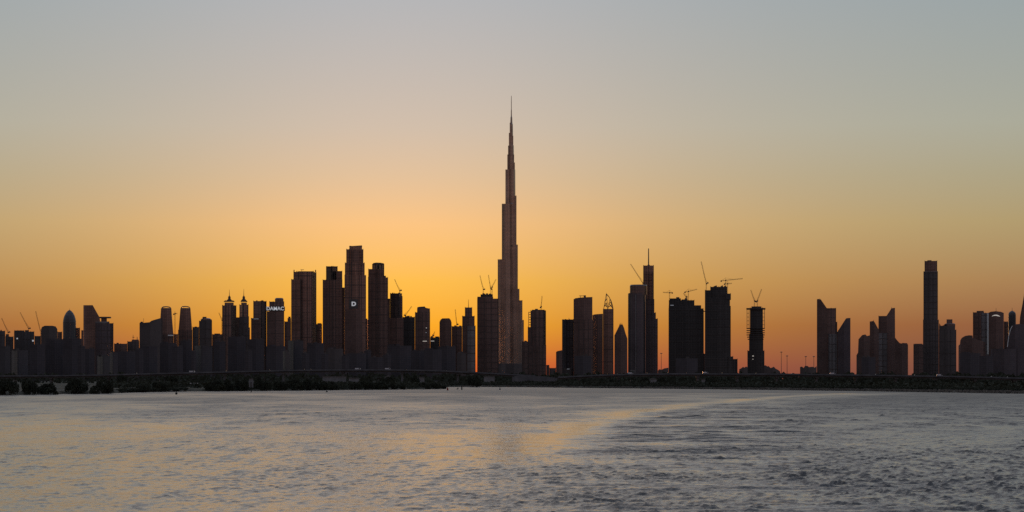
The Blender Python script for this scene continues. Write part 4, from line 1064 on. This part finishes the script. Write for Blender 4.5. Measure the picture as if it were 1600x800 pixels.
# ---------------------------------------------------------------- low buildings and clutter behind the shore
def shed(label, x0, x1, yt, Y, mat='shed', pitched=False, group='low sheds behind the shore'):
    b = Bld('shed', label, 'shed', Y, (x0 + x1) / 2, group)
    b.box(x0, x1, yt, mat=mat, name='wall', dep=9, detail=False)
    if pitched: b.prof([(x0 - .4, yt), ((x0 + x1) / 2, yt - 1.6), (x1 + .4, yt)], 10, 'roof', 'roof', -.4)
    else: b.box(x0 - .4, x1 + .4, yt - .5, mat='roof', name='roof', inset=-.5, dep=10, yb=yt + .05, detail=False)
    k = max(2, int((x1 - x0) / 6))
    for i in range(k):
        xa = x0 + (x1 - x0) * (i + .3) / k
        m = MB(); m.box(b.x(xa), b.x(xa) + 1.1, -.12, .06, 1.2, 2.3); m.build('window', 'glassc', b.root)
    m = MB(); m.box(b.x(x0) + .6, b.x(x0) + 1.6, -.12, .05, 0, 2.3); m.build('door', 'trim', b.root)
    return b
shed('wide pale low building behind the mangroves below the tall cluster', 504, 541, 588.4, 1700)
shed('lower pale building joined on the right of the wide pale one', 545, 561, 590.6, 1680)
shed('small grey hut by the shore under the D-logo tower', 601, 612, 588.4, 1750, pitched=True)
shed('long low shed with a pale roof left of the ramp wall', 756, 773, 588.2, 1800)
shed('small pale hut in the scrub under the mast tower', 1014, 1026, 592.2, 1650, pitched=True)
shed('tiny pale hut in the scrub under the ragged-roofed tower', 1096, 1103, 592.5, 1650)
shed('flat pale shelter in the scrub left of the mangrove point', 655, 663, 589.5, 1650)
# bright low jetty roof at left
b = Bld('jetty_shelter', 'long thin white canopy roof among the mangroves at left', 'shelter', 1250, 313)
b.box(297, 330.5, 598.4, mat='white', name='roof', dep=4, yb=599.7, detail=False)
for px in (298, 306, 314, 322, 329): b.box(px, px + .6, 599.7, mat='metal', name='post', inset=.6, dep=.3, detail=False)
b = Bld('kiosk', 'tall narrow grey cabinet standing between two mangrove clumps', 'kiosk', 1120, 392)
b.box(389, 395.6, 592, mat='shed', name='body', dep=2.2, detail=False); b.box(388.7, 395.9, 591.5, mat='roof', name='roof', dep=2.6, inset=-.2, yb=592, detail=False); b.box(391, 393.6, 597, mat='trim', name='door', dep=.2, inset=-.15, detail=False)

# ---------------------------------------------------------------- mangroves
def crown_mesh(seed, nclump=20, nleaf=150):
    rnd = random.Random(seed); V, Fc = [], []
    cl = []
    for _ in range(nclump):
        a = rnd.uniform(0, 2 * pi); rr = sqrt(rnd.random()) * .78
        z = rnd.uniform(.12, .78) * (1 - .45 * rr * rr)
        cl.append((rr * cos(a), rr * sin(a) * .8, z, rnd.uniform(.2, .33)))
    for cx, cy, cz, cr_ in cl:
        for _ in range(nleaf):
            v = Vector((rnd.gauss(0, 1), rnd.gauss(0, 1), rnd.gauss(0, 1))).normalized() * cr_ * rnd.uniform(.55, 1.08)
            p = Vector((cx + v.x, cy + v.y, max(.01, cz + v.z * .85)))
            a = Vector((rnd.gauss(0, 1), rnd.gauss(0, 1), rnd.gauss(0, 1))).normalized(); c = a.cross(Vector((rnd.gauss(0, 1), rnd.gauss(0, 1), rnd.gauss(0, 1)))).normalized()
            sz = rnd.uniform(.04, .085); b0 = len(V)
            V += [tuple(p + a * sz), tuple(p + c * sz * .6), tuple(p - a * sz), tuple(p - c * sz * .6)]; Fc.append((b0, b0 + 1, b0 + 2, b0 + 3))
    me = bpy.data.meshes.new('crown'); me.from_pydata(V, [], Fc); me.update(); me.materials.append(M['leaf'])
    g = MB()
    for cx, cy, cz, cr_ in cl[:9]:
        g.bar((cx * .25, cy * .25, -.15), (cx * .9, cy * .9, cz), .03, 5, .012)
    return me, g.mesh('trunk', 'bark')
CM = [crown_mesh(s) for s in range(6)]
bush = [
 (-8, 27, 596, 'leftmost large round mangrove clump at the waterline'),
 (33, 61, 596.5, 'second mangrove clump from the left, taller on its left side'),
 (58, 91, 601, 'low flat-topped mangrove clump third from the left'),
 (100, 137, 595, 'large round mangrove clump below the bullet-domed tower'),
 (146, 178, 597, 'round mangrove clump below the disc canopy tower'),
 (139, 156, 605, 'small low mangrove spur left of the fifth clump'),
 (211, 234, 602.5, 'small mangrove clump left of the small pair'),
 (238, 263, 598, 'round mangrove clump left of the water stake'),
 (322, 352, 597, 'dark mangrove clump just right of the white canopy'),
 (340, 368, 596, 'broad mangrove clump under the left twin spire'),
 (364, 389, 594, 'mangrove clump just left of the tall narrow cabinet'),
 (396, 412, 593, 'mangrove clump just right of the tall narrow cabinet'),
 (402, 424, 597, 'lower mangrove clump second right of the cabinet'),
 (427, 452, 597, 'mangrove clump below the DAMAC sign'),
 (446, 474, 595, 'mangrove clump left below the corner-pinnacle slab'),
 (468, 492, 594.5, 'mangrove clump under the corner-pinnacle slab'),
 (488, 512, 597, 'mangrove clump left of the wide pale building'),
 (508, 530, 598.5, 'low mangrove clump in front of the wide pale building'),
 (546, 566, 599.5, 'low mangrove clump in front of the pale annex'),
 (562, 586, 596, 'mangrove clump under the D-logo tower'),
 (582, 606, 598, 'mangrove clump under the curved-edge tower'),
 (604, 622, 600, 'low mangrove clump left of the strip of mud'),
 (618, 634, 601, 'low mangrove clump in front of the grey hut'),
 (652, 672, 599.5, 'mangrove clump left of the mangrove point'),
 (668, 688, 599.5, 'mangrove clump on the mangrove point'),
 (684, 698.5, 602.5, 'last small mangrove clump at the tip of the point'),
]
def plant_bush(name, label, cat, x0, x1, yt, Y, zb, i, group, ysq=.8):
    xc = (x0 + x1) / 2; X = (xc - 800) / F * Y
    w = (x1 - x0) / 2 * Y / F; h = CAMZ + (HOR - yt) / F * Y - zb
    cm, tm = CM[i % 6]
    t = thing(name, label, cat, (X, Y, zb), random.uniform(-.35, .35) + (pi if i % 2 else 0), group)
    for nm, me_ in (('crown', cm), ('trunk', tm)):
        o_ = bpy.data.objects.new(nm, me_); COL.objects.link(o_); o_.parent = t; o_.scale = (w * 1.16, w * ysq, h * 1.28)
for i, (x0, x1, yt, lab) in enumerate(bush):
    ys = interp(shoreL, (x0 + x1) / 2); Y = CAMZ * F / (ys - HOR) + .5
    plant_bush('mangrove_bush', lab, 'mangrove', x0, x1, yt, Y, -.1, i, 'mangrove clumps along the left shore')
# scrub and grass belt that nobody could count
def scrub(name, label, areas, n, hmin, hmax, seed):
    rnd = random.Random(seed); V, Fc = [], []
    for _ in range(n):
        x0, x1, d0, d1 = rnd.choice(areas)
        x = rnd.uniform(x0, x1); ys = interp(shoreL if x < 697 else shoreR, x); Y = CAMZ * F / (ys - HOR) + rnd.uniform(d0, d1)
        X = (x - 800) / F * Y; h = rnd.uniform(hmin, hmax); w = h * rnd.uniform(.9, 2.2)
        for _k in range(9):
            p = Vector((X + rnd.gauss(0, .45) * w, Y + rnd.gauss(0, .4) * w, GZ + rnd.uniform(.02, 1) * h - (.5 if d0 < 5 else 0)))
            a = Vector((rnd.gauss(0, 1), rnd.gauss(0, 1), rnd.gauss(0, 1))).normalized(); c = a.cross(Vector((rnd.gauss(0, 1), rnd.gauss(0, 1), .3))).normalized()
            sz = rnd.uniform(.2, .45) * h; b0 = len(V)
            V += [tuple(p + a * sz), tuple(p + c * sz * .7), tuple(p - a * sz), tuple(p - c * sz * .7)]; Fc.append((b0, b0 + 1, b0 + 2, b0 + 3))
    me = bpy.data.meshes.new(name); me.from_pydata(V, [], Fc); me.update(); me.materials.append(M['leaf'])
    o = bpy.data.objects.new(name, me); COL.objects.link(o); tag(o, label, 'scrub', kind='stuff')
scrub('bank_hedge', 'dark line of low scrub along the top of the right stone bank', [(698, 1000, 8, 14), (1000, 1300, 8, 14), (1300, 1640, 8, 14)], 5200, .5, 1.1, 3)
scrub('shore_scrub', 'dark low scrub along the left shore between the mangroves', [(185, 290, 2, 8), (185, 290, 2, 8), (335, 697, 2, 7), (420, 697, 6, 50)], 3200, .5, 1.2, 4)
scrub('inland_scrub', 'scattered dark bushes on the flat ground behind the banks', [(180, 300, 200, 700), (300, 697, 60, 500), (700, 1000, 30, 420), (900, 1640, 60, 600), (900, 1640, 60, 600)], 5200, .9, 3.0, 5)
# far belt of trees under and behind the viaducts
rnd = random.Random(9); V, Fc = [], []
for _ in range(15000):
    x = rnd.uniform(690, 1690) if rnd.random() < .75 else rnd.uniform(-60, 700)
    Y = rnd.uniform(2350, 2650); top = 9.5 + 1.6 * sin(x * .11) + 1.2 * sin(x * .37 + 1) + .8 * sin(x * .93)
    p = Vector(((x - 800) / F * Y, Y, GZ + top * rnd.random() ** .8))
    a = Vector((rnd.gauss(0, 1), rnd.gauss(0, .5), rnd.gauss(0, 1))).normalized(); c = a.cross(Vector((rnd.gauss(0, .4), 1, rnd.gauss(0, .4)))).normalized()
    sz = rnd.uniform(1.0, 2.1); b0 = len(V)
    V += [tuple(p + a * sz), tuple(p + c * sz * .8), tuple(p - a * sz), tuple(p - c * sz * .8)]; Fc.append((b0, b0 + 1, b0 + 2, b0 + 3))
me = bpy.data.meshes.new('tree_belt'); me.from_pydata(V, [], Fc); me.update(); me.materials.append(M['leaf'])
o = bpy.data.objects.new('tree_belt', me); COL.objects.link(o); tag(o, 'continuous dark belt of far trees below and behind the viaducts', 'tree belt', kind='stuff')
# a few taller single trees behind the banks
tr = [(190, 587.5, 1500, 'lone dark bushy tree on the flat behind the left shore'), (268, 588.6, 1500, 'dark tree left of the white canopy, behind the shore'), (608, 590, 1560, 'round tree beside the grey hut'),
      (648, 589, 1500, 'dark tree in the scrub behind the mangrove point'), (738, 589, 1600, 'bushy dark tree at the ramp foot'), (745, 590, 1560, 'lower tree right beside the ramp-foot tree'),
      (913, 594, 1600, 'dark bush tree below the curved-roof block'), (962, 593, 1550, 'dark tree in the scrub below the gothic block'), (1008, 591.5, 1550, 'round dark tree left of the pale hut'), (1034, 591, 1500, 'spreading dark tree right of the pale hut'),
      (1110, 592, 1450, 'dark tree right of the tiny pale hut'), (1345, 594, 1350, 'dark tree below the double-peaked cluster'), (1452, 594, 1300, 'dark tree below the lone slim tower'), (1498, 595, 1250, 'spreading dark tree below the bright slit'), (1566, 599, 1100, 'dark tree close to the bank near the right edge')]
for i, (x, yt, Y, lab) in enumerate(tr):
    wpx = 6500 / Y * random.uniform(1.8, 2.6)
    plant_bush('scrub_tree', lab, 'tree', x - wpx, x + wpx, yt, Y, GZ - .1, i, 'single trees behind the banks', .8)

# ---------------------------------------------------------------- stakes and markers standing in the water
def stake(label, x, yt, yw, mat, kind=0):
    Y = CAMZ * F / (yw - HOR); X = (x - 800) / F * Y; h = (yw - yt) * Y / F
    t = thing('channel_marker', label, 'marker', (X, Y, 0), 0, 'markers standing in the shallows')
    g = MB(); g.bar((0, 0, -1), (0, 0, h), .16, 8, .12); g.build('post', 'blackm', t)
    g = MB()
    if kind == 0: g.lathe(0, 0, [(.28, h * .05), (.42, h * .15), (.42, h * .55), (.15, h * .7)], 10)
    elif kind == 1: g.lathe(0, 0, [(.35, h * .0), (.35, h * .4), (.1, h * .45)], 10)
    else:
        g.bar((-.9, 0, .3), (.7, 0, h * .8), .16, 5)
    g.build('float' if kind < 2 else 'brace', mat, t)
stake('dark stake in the water right of the small mangrove pair', 275.6, 611.4, 616.4, 'blackm')
stake('short dark stake below the twin-spire and sign tower gap', 392.5, 610.4, 612.9, 'blackm', 1)
stake('short dark stake below the left edge of the stepped tower', 510.6, 608.6, 612.6, 'blackm', 1)
stake('reddish marker just off the tip of the mangrove point', 699.4, 604.4, 610.2, 'red')
stake('leaning dark stake right of the reddish marker', 715.2, 605.4, 608.8, 'blackm', 2)
stake('tall thin pole marker rising above the bank edge', 721.6, 595.4, 609, 'blackm', 1)
stake('lone dark stake below the broad flat-topped tower', 781.2, 604.6, 609, 'blackm', 1)
